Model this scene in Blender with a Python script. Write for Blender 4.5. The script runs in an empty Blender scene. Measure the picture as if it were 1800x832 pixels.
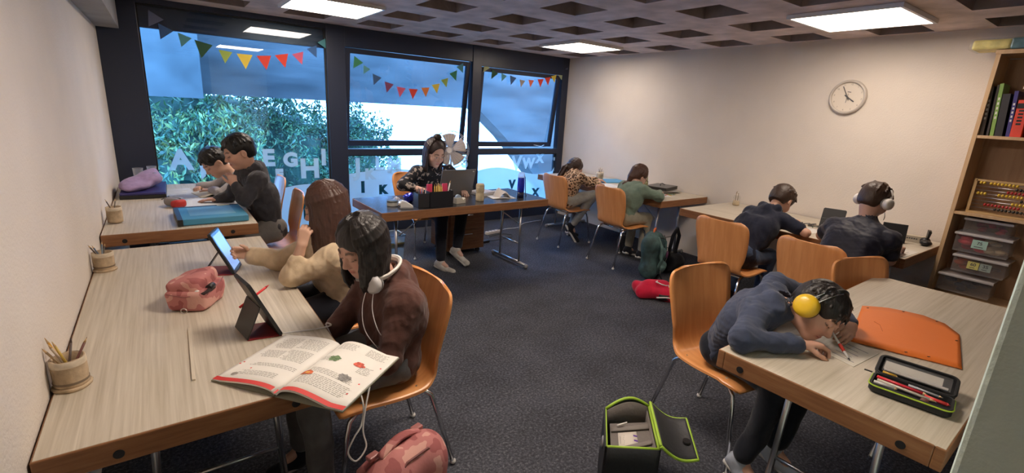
import bpy, bmesh, math, random
import numpy as np
from mathutils import Vector as V, Matrix, Euler, noise as mnoise
random.seed(7); rng = np.random.default_rng(7)
PI = math.pi
R = math.radians
scene = bpy.context.scene
COL = scene.collection

# ---------------------------------------------------------------- camera
HC = 1.6                                    # eye height
FOC, YAW, PITCH, ROLL = 841.0, 0.6354, -0.2602, 0.0574
def cam_axes():
    cy, sy, cp, sp, cr, sr = math.cos(YAW), math.sin(YAW), math.cos(PITCH), math.sin(PITCH), math.cos(ROLL), math.sin(ROLL)
    f = V((sy*cp, cy*cp, sp)); r = V((cy, -sy, 0)); u = r.cross(f)
    return cr*r + sr*u, -sr*r + cr*u, f
CR, CU, CF = cam_axes()
cam_d = bpy.data.cameras.new('camera'); cam = bpy.data.objects.new('camera', cam_d); COL.objects.link(cam)
cam_d.sensor_width = 36; cam_d.lens = FOC/1800*36; cam_d.clip_start = .02
cam.matrix_world = Matrix(((CR.x, CU.x, -CF.x, 0), (CR.y, CU.y, -CF.y, 0), (CR.z, CU.z, -CF.z, HC), (0, 0, 0, 1)))
scene.camera = cam
def P(px, py, x=None, y=None, z=None):
    """where the sight line of a pixel meets a plane of the room"""
    d = CR*((px-900)/FOC) + CU*(-(py-416)/FOC) + CF
    t = x/d.x if x is not None else y/d.y if y is not None else (z-HC)/d.z
    return V((0, 0, HC)) + d*t

# ---------------------------------------------------------------- world and exposure
scene.view_settings.view_transform = 'Standard'
scene.view_settings.look = 'None'
scene.view_settings.gamma = 1
scene.view_settings.use_curve_mapping = False
scene.view_settings.exposure = 1.15
world = bpy.data.worlds.new('sky'); scene.world = world; world.use_nodes = True
bg = world.node_tree.nodes['Background']
bg.inputs[0].default_value = (.19, .47, 1.0, 1); bg.inputs[1].default_value = 9.0
LAMP = 10.5                                 # radiance of the ceiling panels
LAMP_COL = (1.0, .84, .70)
scene.cycles.max_bounces = 8
scene.cycles.transparent_max_bounces = 16
scene.cycles.sample_clamp_indirect = 6

# ---------------------------------------------------------------- room sizes
XL, XR, YB, YR, ZC = -.360, 5.12, 5.73, -2.8, 2.38

# ---------------------------------------------------------------- materials
MATS = {}
def mat(name, col=(.5,.5,.5), rough=.6, metal=0, spec=.5, bump=0, bscale=60, var=0, vscale=8, alpha=1, trans=0, emit=None, estr=1, attr=None, coat=0, sheen=0, stretch=None, obj=True):
    if name in MATS: return MATS[name]
    m = bpy.data.materials.new(name); m.use_nodes = True; MATS[name] = m
    nt = m.node_tree; b = nt.nodes['Principled BSDF']
    b.inputs['Base Color'].default_value = (*col, 1); b.inputs['Roughness'].default_value = rough
    b.inputs['Metallic'].default_value = metal; b.inputs['Specular IOR Level'].default_value = spec
    b.inputs['Alpha'].default_value = alpha; b.inputs['Transmission Weight'].default_value = trans
    b.inputs['Coat Weight'].default_value = coat; b.inputs['Sheen Weight'].default_value = sheen
    if emit: b.inputs['Emission Color'].default_value = (*emit, 1); b.inputs['Emission Strength'].default_value = estr
    tc = nt.nodes.new('ShaderNodeTexCoord'); mp = nt.nodes.new('ShaderNodeMapping')
    nt.links.new(tc.outputs['Object'], mp.inputs[0])
    if stretch: mp.inputs['Scale'].default_value = stretch
    src = None
    if attr:
        a = nt.nodes.new('ShaderNodeAttribute'); a.attribute_name = attr; src = a.outputs['Color']
        nt.links.new(src, b.inputs['Base Color'])
    if var:
        n = nt.nodes.new('ShaderNodeTexNoise'); n.inputs['Scale'].default_value = vscale; n.inputs['Detail'].default_value = 5
        nt.links.new(mp.outputs[0], n.inputs['Vector'])
        hs = nt.nodes.new('ShaderNodeMixRGB'); hs.blend_type = 'MULTIPLY'; hs.inputs[0].default_value = 1
        rm = nt.nodes.new('ShaderNodeMapRange'); rm.inputs[1].default_value = .3; rm.inputs[2].default_value = .7
        rm.inputs[3].default_value = 1-var; rm.inputs[4].default_value = 1+var; rm.clamp = False
        nt.links.new(n.outputs[0], rm.inputs[0]); nt.links.new(rm.outputs[0], hs.inputs[2])
        if src: nt.links.new(src, hs.inputs[1])
        else: hs.inputs[1].default_value = (*col, 1)
        nt.links.new(hs.outputs[0], b.inputs['Base Color'])
    if bump:
        n = nt.nodes.new('ShaderNodeTexNoise'); n.inputs['Scale'].default_value = bscale; n.inputs['Detail'].default_value = 4
        nt.links.new(mp.outputs[0], n.inputs['Vector'])
        bp = nt.nodes.new('ShaderNodeBump'); bp.inputs['Strength'].default_value = bump; bp.inputs['Distance'].default_value = .01
        nt.links.new(n.outputs[0], bp.inputs['Height']); nt.links.new(bp.outputs[0], b.inputs['Normal'])
    return m
def nodes_of(m):
    return m.node_tree, m.node_tree.nodes['Principled BSDF']
def ramp(nt, stops):
    r = nt.nodes.new('ShaderNodeValToRGB')
    while len(r.color_ramp.elements) < len(stops): r.color_ramp.elements.new(.5)
    for e, (p, c) in zip(r.color_ramp.elements, stops): e.position = p; e.color = (*c, 1)
    return r

M_wall = mat('wall_paint', (.72, .655, .585), .85, bump=.25, bscale=90, var=.03, vscale=3)
M_near = mat('partition_paint', (.74, .88, .78), .85, bump=.35, bscale=45, var=.05, vscale=6)
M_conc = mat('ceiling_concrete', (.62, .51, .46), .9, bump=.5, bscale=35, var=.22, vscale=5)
M_coffer_shade = mat('coffer_concrete_shaded', (.26, .21, .195), .9, bump=.5, bscale=35, var=.25, vscale=5)  # ceiling concrete again, with the shade of the recesses put into its colour
M_frame = mat('window_frame_metal', (.020, .027, .052), .35, spec=.5)
M_seal = mat('window_rubber', (.01, .01, .012), .6)
M_chrome = mat('chrome', (.75, .75, .77), .18, metal=1)
M_steel = mat('dull_steel', (.62, .63, .65), .3, metal=1)
M_blackpl = mat('black_plastic', (.012, .012, .014), .45)
M_white = mat('white_plastic', (.72, .70, .68), .4)
M_greypl = mat('grey_plastic', (.25, .25, .26), .5)
M_outconc = mat('outside_concrete', (.036, .035, .033), .9, bump=.5, bscale=4, var=.55, vscale=1.6, stretch=(.5, 1, 2.2))
M_paper = mat('paper', (.80, .78, .73), .8)
M_ink = mat('ink', (.10, .10, .11), .8)
M_red = mat('red_print', (.72, .05, .05), .6)
M_leds = {k: mat('led_diffuser_%d' % k, (.9, .9, .9), .5, emit=LAMP_COL, estr=LAMP*k/10) for k in (6, 7, 12, 14, 13)}

# carpet
M_carpet = mat('carpet', (.03, .031, .036), .95, spec=.2)
nt, b = nodes_of(M_carpet)
tc = nt.nodes.new('ShaderNodeTexCoord')
n1 = nt.nodes.new('ShaderNodeTexNoise'); n1.inputs['Scale'].default_value = 75; n1.inputs['Detail'].default_value = 6; n1.inputs['Roughness'].default_value = .75
n2 = nt.nodes.new('ShaderNodeTexNoise'); n2.inputs['Scale'].default_value = 3
nt.links.new(tc.outputs['Object'], n1.inputs['Vector']); nt.links.new(tc.outputs['Object'], n2.inputs['Vector'])
r1 = ramp(nt, [(.36, (.032, .033, .041)), (.52, (.068, .071, .086)), (.66, (.17, .18, .20))])
nt.links.new(n1.outputs[0], r1.inputs[0])
mx = nt.nodes.new('ShaderNodeMixRGB'); mx.blend_type = 'MULTIPLY'; mx.inputs[0].default_value = .5
r2 = ramp(nt, [(.3, (.6, .6, .6)), (.7, (1.3, 1.3, 1.3))]); nt.links.new(n2.outputs[0], r2.inputs[0])
nt.links.new(r1.outputs[0], mx.inputs[1]); nt.links.new(r2.outputs[0], mx.inputs[2]); nt.links.new(mx.outputs[0], b.inputs['Base Color'])
bp = nt.nodes.new('ShaderNodeBump'); bp.inputs['Strength'].default_value = .8; bp.inputs['Distance'].default_value = .008
nt.links.new(n1.outputs[0], bp.inputs['Height']); nt.links.new(bp.outputs[0], b.inputs['Normal'])

def streak(name, stops, scale, rough=.4, fine=30, coat=0, spec=.5):
    """wood or laminate: long soft streaks along one axis of the object"""
    m = mat(name, stops[0][1], rough, coat=coat, spec=spec)
    nt, b = nodes_of(m)
    tc = nt.nodes.new('ShaderNodeTexCoord'); mp = nt.nodes.new('ShaderNodeMapping'); mp.inputs['Scale'].default_value = scale
    nt.links.new(tc.outputs['Object'], mp.inputs[0])
    n = nt.nodes.new('ShaderNodeTexNoise'); n.inputs['Scale'].default_value = fine; n.inputs['Detail'].default_value = 5; n.inputs['Roughness'].default_value = .6
    n.inputs['Distortion'].default_value = .3
    nt.links.new(mp.outputs[0], n.inputs['Vector'])
    r = ramp(nt, stops); nt.links.new(n.outputs[0], r.inputs[0]); nt.links.new(r.outputs[0], b.inputs['Base Color'])
    return m
M_lam = streak('pale_laminate', [(.3, (.46, .40, .305)), (.5, (.56, .50, .405)), (.7, (.65, .59, .49))], (2.2, .05, 1), .38, 40)
M_lamx = streak('pale_laminate_crosswise', [(.3, (.46, .40, .305)), (.5, (.56, .50, .405)), (.7, (.62, .56, .465))], (.05, 2.2, 1), .38, 40)
M_dark = mat('dark_table_laminate', (.040, .040, .048), .25, var=.1, vscale=4)
M_edge = streak('beech_edge', [(.3, (.20, .085, .035)), (.5, (.27, .12, .05)), (.7, (.33, .16, .07))], (.25, .25, 3), .5, 20)
M_chair = streak('bent_beech_ply', [(.3, (.66, .27, .085)), (.5, (.74, .32, .11)), (.7, (.80, .37, .14))], (5, .5, .5), .38, 6, coat=.15)
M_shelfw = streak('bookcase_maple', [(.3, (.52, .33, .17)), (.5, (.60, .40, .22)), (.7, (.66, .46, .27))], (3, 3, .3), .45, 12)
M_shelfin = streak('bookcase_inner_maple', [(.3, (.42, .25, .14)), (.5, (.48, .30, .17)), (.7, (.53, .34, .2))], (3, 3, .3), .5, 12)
M_bark = mat('birch_bark', (.50, .38, .25), .85, bump=.6, bscale=25, var=.35, vscale=18)
M_barkrim = mat('birch_rim', (.62, .53, .40), .8, var=.25, vscale=30)

# glass
M_glass = bpy.data.materials.new('window_glass'); M_glass.use_nodes = True
nt = M_glass.node_tree; nt.nodes.clear()
o = nt.nodes.new('ShaderNodeOutputMaterial'); mixs = nt.nodes.new('ShaderNodeMixShader'); tr = nt.nodes.new('ShaderNodeBsdfTransparent'); gl = nt.nodes.new('ShaderNodeBsdfGlossy')
fr = nt.nodes.new('ShaderNodeFresnel'); fr.inputs[0].default_value = 1.5
tr.inputs[0].default_value = (.88, .95, 1, 1); gl.inputs['Roughness'].default_value = .0
nt.links.new(fr.outputs[0], mixs.inputs[0]); nt.links.new(tr.outputs[0], mixs.inputs[1]); nt.links.new(gl.outputs[0], mixs.inputs[2]); nt.links.new(mixs.outputs[0], o.inputs[0])
def film(name, col, t):
    m = bpy.data.materials.new(name); m.use_nodes = True
    nt = m.node_tree; nt.nodes.clear()
    o = nt.nodes.new('ShaderNodeOutputMaterial'); mixs = nt.nodes.new('ShaderNodeMixShader'); tr = nt.nodes.new('ShaderNodeBsdfTransparent')
    tl = nt.nodes.new('ShaderNodeBsdfTranslucent'); df = nt.nodes.new('ShaderNodeBsdfDiffuse'); ad = nt.nodes.new('ShaderNodeMixShader')
    tl.inputs[0].default_value = (*col, 1); df.inputs[0].default_value = (*col, 1); ad.inputs[0].default_value = .35
    nt.links.new(tl.outputs[0], ad.inputs[1]); nt.links.new(df.outputs[0], ad.inputs[2])
    mixs.inputs[0].default_value = t
    nt.links.new(tr.outputs[0], mixs.inputs[1]); nt.links.new(ad.outputs[0], mixs.inputs[2]); nt.links.new(mixs.outputs[0], o.inputs[0])
    return m
M_film = film('frosted_film', (.75, .9, .95), .75)
M_letter = film('frosted_letter', (.8, .92, .95), .6)
M_clear = film('clear_plastic', (.75, .75, .78), .15)
M_cup = film('clear_cup', (.8, .8, .85), .35)

# ---------------------------------------------------------------- mesh helpers
class MB:
    """collects shapes, then links them as one mesh object"""
    def __init__(s): s.bm = bmesh.new(); s.mi = 0
    def _f(s, vs, faces):
        bv = [s.bm.verts.new(v) for v in vs]
        for f in faces:
            try:
                fc = s.bm.faces.new([bv[i] for i in f]); fc.material_index = s.mi
            except ValueError: pass
        return bv
    def box(s, c, d, rz=0, M=None):
        x, y, z = d[0]/2, d[1]/2, d[2]/2
        vs = [V((a*x, b_*y, c_*z)) for a in (-1,1) for b_ in (-1,1) for c_ in (-1,1)]
        m = M if M is not None else Matrix.Rotation(rz, 3, 'Z')
        s._f([m @ v + V(c) for v in vs], [(0,1,3,2),(4,6,7,5),(0,4,5,1),(2,3,7,6),(0,2,6,4),(1,5,7,3)]); return s
    def span(s, a, b_):
        a, b_ = V(a), V(b_); return s.box((a+b_)/2, [abs(q) for q in (b_-a)])
    def bar(s, a, b_, w, h, up=(0,0,1)):
        a, b_ = V(a), V(b_); d = (b_-a); L = d.length; d.normalize(); u = V(up); sd = d.cross(u).normalized(); u = sd.cross(d)
        return s.box((a+b_)/2, (w, L, h), M=Matrix((sd, d, u)).transposed())
    def tube(s, pts, r, n=8, caps=True):
        pts = [V(p) for p in pts]; rs = r if isinstance(r, (list, tuple)) else [r]*len(pts)
        prev = None; rings = []
        for i, p in enumerate(pts):
            t = (pts[min(i+1, len(pts)-1)] - pts[max(i-1, 0)])
            t = t.normalized() if t.length > 1e-9 else V((0,0,1))
            if prev is None:
                a = V((0,0,1)) if abs(t.z) < .9 else V((1,0,0)); prev = t.cross(a).normalized()
            else:
                q = prev - t*prev.dot(t); prev = q.normalized() if q.length > 1e-6 else prev
            w = t.cross(prev)
            rings.append([s.bm.verts.new(p + (prev*math.cos(2*PI*k/n) + w*math.sin(2*PI*k/n))*rs[i]) for k in range(n)])
        for a, b_ in zip(rings, rings[1:]):
            for k in range(n):
                f = s.bm.faces.new((a[k], a[(k+1)%n], b_[(k+1)%n], b_[k])); f.material_index = s.mi; f.smooth = True
        if caps:
            for rg in (rings[0][::-1], rings[-1]):
                f = s.bm.faces.new(rg); f.material_index = s.mi
        return s
    def lathe(s, prof, c=(0,0,0), n=24, M=None, cap=True):
        c = V(c); rings = []; m = M if M is not None else Matrix.Identity(3)
        for r, z in prof:
            rings.append([s.bm.verts.new(c + m @ V((r*math.cos(2*PI*k/n), r*math.sin(2*PI*k/n), z))) for k in range(n)])
        for a, b_ in zip(rings, rings[1:]):
            for k in range(n):
                f = s.bm.faces.new((a[k], a[(k+1)%n], b_[(k+1)%n], b_[k])); f.material_index = s.mi; f.smooth = True
        if cap:
            for rg in (rings[0][::-1], rings[-1]):
                f = s.bm.faces.new(rg); f.material_index = s.mi
        return s
    def ball(s, c, r, M=None, n=14, m_=10):
        rr = V(r) if hasattr(r, '__len__') else V((r, r, r)); mm = M if M is not None else Matrix.Identity(3)
        prof = [(math.sin(PI*i/m_), -math.cos(PI*i/m_)) for i in range(1, m_)]
        S = Matrix.Diagonal(rr); top = V(c) + mm @ S @ V((0,0,1)); bot = V(c) + mm @ S @ V((0,0,-1))
        rings = [[s.bm.verts.new(V(c) + mm @ S @ V((a*math.cos(2*PI*k/n), a*math.sin(2*PI*k/n), z))) for k in range(n)] for a, z in prof]
        vt, vb = s.bm.verts.new(top), s.bm.verts.new(bot)
        fs = []
        for a, b_ in zip(rings, rings[1:]):
            for k in range(n): fs.append(s.bm.faces.new((a[k], a[(k+1)%n], b_[(k+1)%n], b_[k])))
        for k in range(n):
            fs.append(s.bm.faces.new((vb, rings[0][(k+1)%n], rings[0][k]))); fs.append(s.bm.faces.new((vt, rings[-1][k], rings[-1][(k+1)%n])))
        for f in fs: f.smooth = True; f.material_index = s.mi
        return s
    def prism(s, pts, h, M=None, c=(0,0,0)):
        """polygon in xy pulled up by h"""
        m = M if M is not None else Matrix.Identity(3); n = len(pts); c = V(c)
        vs = [c + m @ V((p[0], p[1], 0)) for p in pts] + [c + m @ V((p[0], p[1], h)) for p in pts]
        s._f(vs, [tuple(range(n))[::-1], tuple(range(n, 2*n))] + [(i, (i+1)%n, n+(i+1)%n, n+i) for i in range(n)]); return s
    def grid(s, fn, nu, nv, thick=0, smooth=True, closed=False):
        """surface fn(u,v) -> point; thick gives it a body along its normals"""
        p = [[V(fn(i/nu, j/nv)) for j in range(nv+1)] for i in range(nu+1)]
        if thick:
            q = []
            for i in range(nu+1):
                row = []
                for j in range(nv+1):
                    du = p[min(i+1,nu)][j]-p[max(i-1,0)][j]; dv = p[i][min(j+1,nv)]-p[i][max(j-1,0)]
                    nn = du.cross(dv); nn = nn.normalized() if nn.length > 1e-12 else V((0,0,1))
                    row.append(p[i][j]-nn*thick)
                q.append(row)
        A = [[s.bm.verts.new(v) for v in row] for row in p]
        fs = []
        for i in range(nu):
            for j in range(nv): fs.append(s.bm.faces.new((A[i][j], A[i+1][j], A[i+1][j+1], A[i][j+1])))
        if thick:
            B = [[s.bm.verts.new(v) for v in row] for row in q]
            for i in range(nu):
                for j in range(nv): fs.append(s.bm.faces.new((B[i][j], B[i][j+1], B[i+1][j+1], B[i+1][j])))
            rim = [(i, 0) for i in range(nu)] + [(nu, j) for j in range(nv)] + [(i, nv) for i in range(nu, 0, -1)] + [(0, j) for j in range(nv, 0, -1)]
            for a, b_ in zip(rim, rim[1:]+rim[:1]):
                f = s.bm.faces.new((A[a[0]][a[1]], B[a[0]][a[1]], B[b_[0]][b_[1]], A[b_[0]][b_[1]])); f.material_index = s.mi
        for f in fs: f.smooth = smooth; f.material_index = s.mi
        return s
    def xf(s, M):
        bmesh.ops.transform(s.bm, matrix=M.to_4x4(), verts=s.bm.verts); return s
    def stube(s, pts, r, n=8, k=6):
        """tube along a smooth curve through the points"""
        p = [V(q) for q in pts]; o = []
        for i in range(len(p)-1):
            p0, p1, p2, p3 = p[max(i-1,0)], p[i], p[i+1], p[min(i+2,len(p)-1)]
            for j in range(k):
                f = j/k; o.append(.5*((2*p1)+(p2-p0)*f+(2*p0-5*p1+4*p2-p3)*f*f+(3*p1-p0-3*p2+p3)*f**3))
        return s.tube(o+[p[-1]], r, n)
    def build(s, name, m, parent=None, loc=(0,0,0), bevel=0, smooth=False, fix=True, rz=0):
        if fix: bmesh.ops.recalc_face_normals(s.bm, faces=s.bm.faces)
        me = bpy.data.meshes.new(name); s.bm.to_mesh(me); s.bm.free()
        for x in (m if isinstance(m, (list, tuple)) else [m]): me.materials.append(x)
        if smooth:
            for p_ in me.polygons: p_.use_smooth = True
        o = bpy.data.objects.new(name, me); COL.objects.link(o); o.location = loc; o.rotation_euler.z = rz
        if parent: o.parent = parent
        if bevel:
            md = o.modifiers.new('bevel', 'BEVEL'); md.width = bevel; md.segments = 2; md.limit_method = 'ANGLE'; md.angle_limit = R(40)
        return o
def tag(o, label=None, cat=None, group=None, kind=None):
    if label: o['label'] = label
    if cat: o['category'] = cat
    if group: o['group'] = group
    if kind: o['kind'] = kind
    return o
def thing(name, label, cat, loc=(0,0,0), rz=0, group=None):
    o = bpy.data.objects.new(name, None); COL.objects.link(o); o.location = loc; o.rotation_euler = (0, 0, rz); o.empty_display_size = .05
    return tag(o, label, cat, group)
def struct(name, mb, m, **k):
    o = mb.build(name, m, **k); o['kind'] = 'structure'; return o
def dup(o, parent=None, top=True):
    c = o.copy(); COL.objects.link(c); c.parent = parent
    for ch in KIDS.get(o.name, [x for x in bpy.data.objects if x.parent == o]): dup(ch, c, False)
    return c
KIDS = {}
def rotM(rz=0, rx=0, ry=0):
    return Euler((rx, ry, rz)).to_matrix()
def child_text(s, size, m, parent, loc, rot, name='lettering', bold=0, depth=.0005, align='CENTER'):
    cu = bpy.data.curves.new(name, 'FONT'); cu.body = s; cu.size = size; cu.offset = bold; cu.extrude = depth; cu.align_x = align; cu.align_y = 'CENTER'
    t = bpy.data.objects.new(name, cu); COL.objects.link(t)
    dg = bpy.context.evaluated_depsgraph_get(); me = bpy.data.meshes.new_from_object(t.evaluated_get(dg))
    bpy.data.objects.remove(t); me.materials.clear(); me.materials.append(m)
    o = bpy.data.objects.new(name, me); COL.objects.link(o); o.location = loc; o.rotation_euler = rot
    if parent: o.parent = parent
    return o
# ================================================================ the room
struct('floor', MB().span((XL-.2, YR-.2, -.1), (XR+.2, YB+.3, 0)), M_carpet)
struct('wall_left', MB().span((XL-.15, YR, 0), (XL, YB+.1, ZC+.4)), M_wall)
struct('wall_right', MB().span((XR, YR, 0), (XR+.15, YB+.1, ZC+.4)), M_wall)
struct('wall_rear', MB().span((XL-.15, YR-.15, 0), (XR+.15, YR, ZC+.4)), M_wall)
struct('wall_near', MB().span((.905, YR+.02, .002), (1.9, .092, ZC-.002)), M_near, bevel=.008)
struct('trim_1', MB().span((XL, YR, 2.09), (XL+.16, YB-.03, ZC)), mat('beam_concrete', (.33, .32, .31), .9, bump=.4, bscale=20, var=.15, vscale=3))

# waffle ceiling
LAMPS = [(4.22, 4.55), (1.31, 4.60), (4.19, 1.60), (1.27, 1.60), (1.27, -1.35)]
LPOW = [6, 12, 7, 13, 14]
cx0, cpx, cwx = 1.81, .7175, .385
cy0, cpy, cwy = 2.13, .737, .375
xs = [XL-.1]; ys = [YR-.1]
for k in range(-2, 5): xs += [cx0+cpx*k, cx0+cpx*k+cwx]
for k in range(-6, 5): ys += [cy0+cpy*k, cy0+cpy*k+cwy]
xs = [x for x in xs if x < XR] + [XR+.1]; ys = [y for y in ys if y < YB] + [YB+.12]
mb = MB()
for i in range(len(xs)-1):
    for j in range(len(ys)-1):
        x0, x1, y0, y1 = xs[i], xs[i+1], ys[j], ys[j+1]
        cof = i % 2 == 1 and j % 2 == 1 and i < len(xs)-2 and j < len(ys)-2
        if cof and not any(abs((x0+x1)/2-a) < .25 and abs((y0+y1)/2-b_) < .25 for a, b_ in LAMPS):
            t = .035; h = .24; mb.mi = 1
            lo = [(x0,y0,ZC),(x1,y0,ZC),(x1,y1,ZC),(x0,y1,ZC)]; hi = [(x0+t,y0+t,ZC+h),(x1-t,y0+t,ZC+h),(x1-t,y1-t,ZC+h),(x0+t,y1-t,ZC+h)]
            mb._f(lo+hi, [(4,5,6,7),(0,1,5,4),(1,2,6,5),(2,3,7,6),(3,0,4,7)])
        else:
            mb.mi = 0; mb._f([(x0,y0,ZC),(x1,y0,ZC),(x1,y1,ZC),(x0,y1,ZC)], [(0,1,2,3)])
mb.mi = 0; mb.span((XL-.15, YR-.15, ZC+.3), (XR+.15, YB+.4, ZC+.4))
struct('ceiling', mb, [M_conc, M_coffer_shade], fix=False)

# LED panels
names = ['square ceiling light panel above the far right desks, nearest the right wall corner', 'square ceiling light panel cut by the top edge above the teacher table',
         'large bright square ceiling light panel above the clock side of the room', 'square ceiling light panel overhead beside the left wall, seen reflected in the glass',
         'square ceiling light panel behind the viewer']
for (x, y), lb, pw in zip(LAMPS, names, LPOW):
    t = thing('ceiling_light', lb, 'ceiling light', (x, y, ZC-.03), 0, 'square ceiling light panels')
    f = MB()
    for a in (-1, 1):
        f.box((a*.345, 0, .014), (.022, .712, .028)); f.box((0, a*.345, .014), (.668, .022, .028))
    f.box((0, 0, .026), (.70, .70, .004)).build('frame', M_white, t)
    MB().box((0, 0, .010), (.668, .668, .010)).build('diffuser', M_leds[pw], t)

# ---------------------------------------------------------------- window wall
FR0, FR1 = YB, YB+.10
post = MB().span((XL, FR0, 0), (-.065, FR1, ZC)).span((1.565, FR0-.01, 0), (1.765, FR1, ZC)).span((3.425, FR0-.01, 0), (3.56, FR1, ZC)).span((5.0, FR0, 0), (XR, FR1, ZC))
post.span((-.065, FR0+.07, 2.13), (1.565, FR1, ZC)).span((-.065, FR0, 2.33), (1.565, FR1, ZC)).span((1.765, FR0, 2.17), (3.425, FR1, ZC)).span((3.56, FR0, 2.13), (5.0, FR1, ZC))
post.span((-.065, FR0, 0), (1.565, FR1, .08)).span((1.765, FR0, 0), (3.425, FR1, .2)).span((3.56, FR0, 0), (5.0, FR1, .2))
struct('wall_windows', post, M_frame, bevel=.004)
def window(n, x0, x1, z0, z1, tr=None):
    w = thing('window_%d' % n, None, None, (0, 0, 0)); w['kind'] = 'structure'
    f = MB(); e = .012; y = FR0+.045
    zt = tr[0] if tr else z1
    for a in (x0, x1-e): f.span((a, y-.01, z0), (a+e, y+.02, zt))
    f.span((x0, y-.01, z0), (x1, y+.02, z0+e)).span((x0, y-.01, zt-e), (x1, y+.02, zt))
    f.build('rubber_seal', M_seal, w)
    MB().span((x0+.01, y, z0+.01), (x1-.01, y+.006, zt-.01)).build('glass_pane', M_glass, w)
    if tr:
        MB().span((x0, FR0-.005, tr[0]), (x1, FR1, tr[1])).build('transom', M_frame, w, bevel=.004)
        # top hung sash, pushed outwards at the bottom
        s = bpy.data.objects.new('sash', None); COL.objects.link(s); s.parent = w; s.location = ((x0+x1)/2, FR0+.05, z1-.005); s.rotation_euler.x = R(tr[2])
        W = x1-x0-.03; H = z1-tr[1]-.02; b_ = .055
        fr = MB()
        for a in (-1, 1): fr.box((a*(W/2-b_/2), 0, -H/2), (b_, .05, H))
        fr.box((0, 0, -b_/2), (W-2*b_, .05, b_)).box((0, 0, -H+b_*.6), (W-2*b_, .05, b_*1.2))
        fr.build('sash_frame', M_frame, s, bevel=.004)
        MB().box((0, .005, -H/2), (W-2*b_, .006, H-2*b_)).build('glass_pane', M_glass, s)
        MB().tube([(W/2-.35, -.028, -H+.03), (W/2-.22, -.05, -H+.012), (W/2-.15, -.03, -H+.03)], .006).build('stay_arm', M_steel, s)
    return w
window(1, -.065, 1.565, .08, 2.33)
window(2, 1.765, 3.425, .2, 2.17, (.965, 1.04, 7))
window(3, 3.56, 5.0, .2, 2.13, (.965, 1.04, 6))

# wave-edged frosted film low on each pane
def wavefilm(x0, x1, zf, z0, lab):
    mb = MB(); n = 40; y = FR0+.036
    vs = []
    for i in range(n+1):
        x = x0+(x1-x0)*i/n; vs += [(x, y, z0), (x, y, zf(x)), (x, y+.001, z0), (x, y+.001, zf(x))]
    fs = []
    for i in range(n):
        a = 4*i; fs += [(a, a+4, a+5, a+1), (a+2, a+3, a+7, a+6), (a+1, a+5, a+7, a+3)]
    mb._f(vs, fs); o = mb.build('window_film', M_film); tag(o, lab, 'window film', 'wave-edged frosted films')
wavefilm(-.05, 1.55, lambda x: .42+.22*math.sin((x-.55)*2.0), .1, 'pale frosted film with a wavy top edge low on the left window')
wavefilm(1.78, 3.41, lambda x: .755+.03*math.sin((x-1.9)*4), .215, 'pale frosted film with a wavy top edge on the window behind the woman')
wavefilm(3.575, 4.985, lambda x: .71+.06*math.sin((x-3.5)*4), .215, 'pale frosted film with a wavy top edge on the window nearest the corner')
M_cut = film('letter_cut', (.02, .12, .16), .8)
def letter(ch, px, py, hpx, m=None, where=''):
    p = P(px, py, y=FR0+.030); dep = (p-V((0, 0, HC))).dot(CF)
    o = child_text(ch, hpx*dep/FOC/.70, m or M_letter, None, p, (PI/2, 0, 0), 'window_letter', bold=.012)
    tag(o, ('pale frosted letter %s ' if not m else 'see-through letter %s in the frosted wave ') % ch + where, 'window letter', 'alphabet letters on the windows')
W1, W2, W3 = 'on the left window', 'on the window behind the woman', 'on the window nearest the corner'
for ch, x, y, h in [('A', 318, 283, 33), ('B', 363, 305, 22), ('C', 412, 270, 26), ('E', 472, 279, 27), ('F', 491, 308, 17), ('G', 511, 282, 22), ('H', 545, 298, 32), ('I', 569, 278, 26)]: letter(ch, x, y, h, None, W1)
for ch, x, y, h in [('J', 629, 295, 28), ('K', 650, 307, 17), ('L', 667, 289, 22), ('M', 693, 292, 24), ('S', 817, 286, 18)]: letter(ch, x, y, h, None, W2)
for ch, x, y, h in [('V', 908, 288, 24), ('W', 929, 288, 17), ('X', 949, 279, 15), ('Z', 980, 290, 22)]: letter(ch, x, y, h, None, W3)
for ch, x, y, h, w_ in [('H', 547, 372, 26, W1), ('D', 330, 330, 20, W1), ('I', 638, 330, 18, W2), ('K', 673, 334, 14, W2), ('X', 941, 339, 13, W3), ('V', 900, 325, 14, W3)]: letter(ch, x, y, h, M_cut, w_)

# paper pennant stickers strung across each pane
PC = dict(navy=(.05,.12,.28), teal=(.10,.32,.36), dgreen=(.03,.10,.05), green=(.05,.25,.12), lime=(.38,.50,.10), yellow=(.80,.60,.08), red=(.72,.06,.04), coral=(.75,.16,.10), pink=(.65,.12,.22), plum=(.22,.06,.14), orange=(.8,.24,.06), grey=(.35,.32,.30), slate=(.12,.14,.22), sage=(.42,.46,.25), blue=(.06,.16,.40))
def bunting(lab, items, tilt=0, hinge=None):
    t = thing('pennant_garland', lab, 'bunting', P(items[len(items)//2][1], items[len(items)//2][2], y=FR0+.02), 0, 'paper pennant garlands on the windows'); base = V(t.location)
    for c, px, py, s in items:
        p = P(px, py, y=FR0+.020); dep = (p-V((0,0,HC))).dot(CF); w = s*dep/FOC*.62
        if hinge:                                   # follow the pushed-out sash
            k = (hinge-p.z)*math.tan(R(tilt)); p = P(px, py, y=FR0+.012+k)
        i = items.index((c, px, py, s)); a = (i/(len(items)-1)-.5)*1.1
        mb = MB().prism([(-w, w*.95), (0, -w*1.05), (w, w*.95)], .002, M=rotM(0, PI/2 + R(tilt), 0) @ Matrix.Rotation(a, 3, 'Z'))
        mb.build('pennant', mat('pennant_'+c, PC[c], .8), t, loc=p-base)
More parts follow.
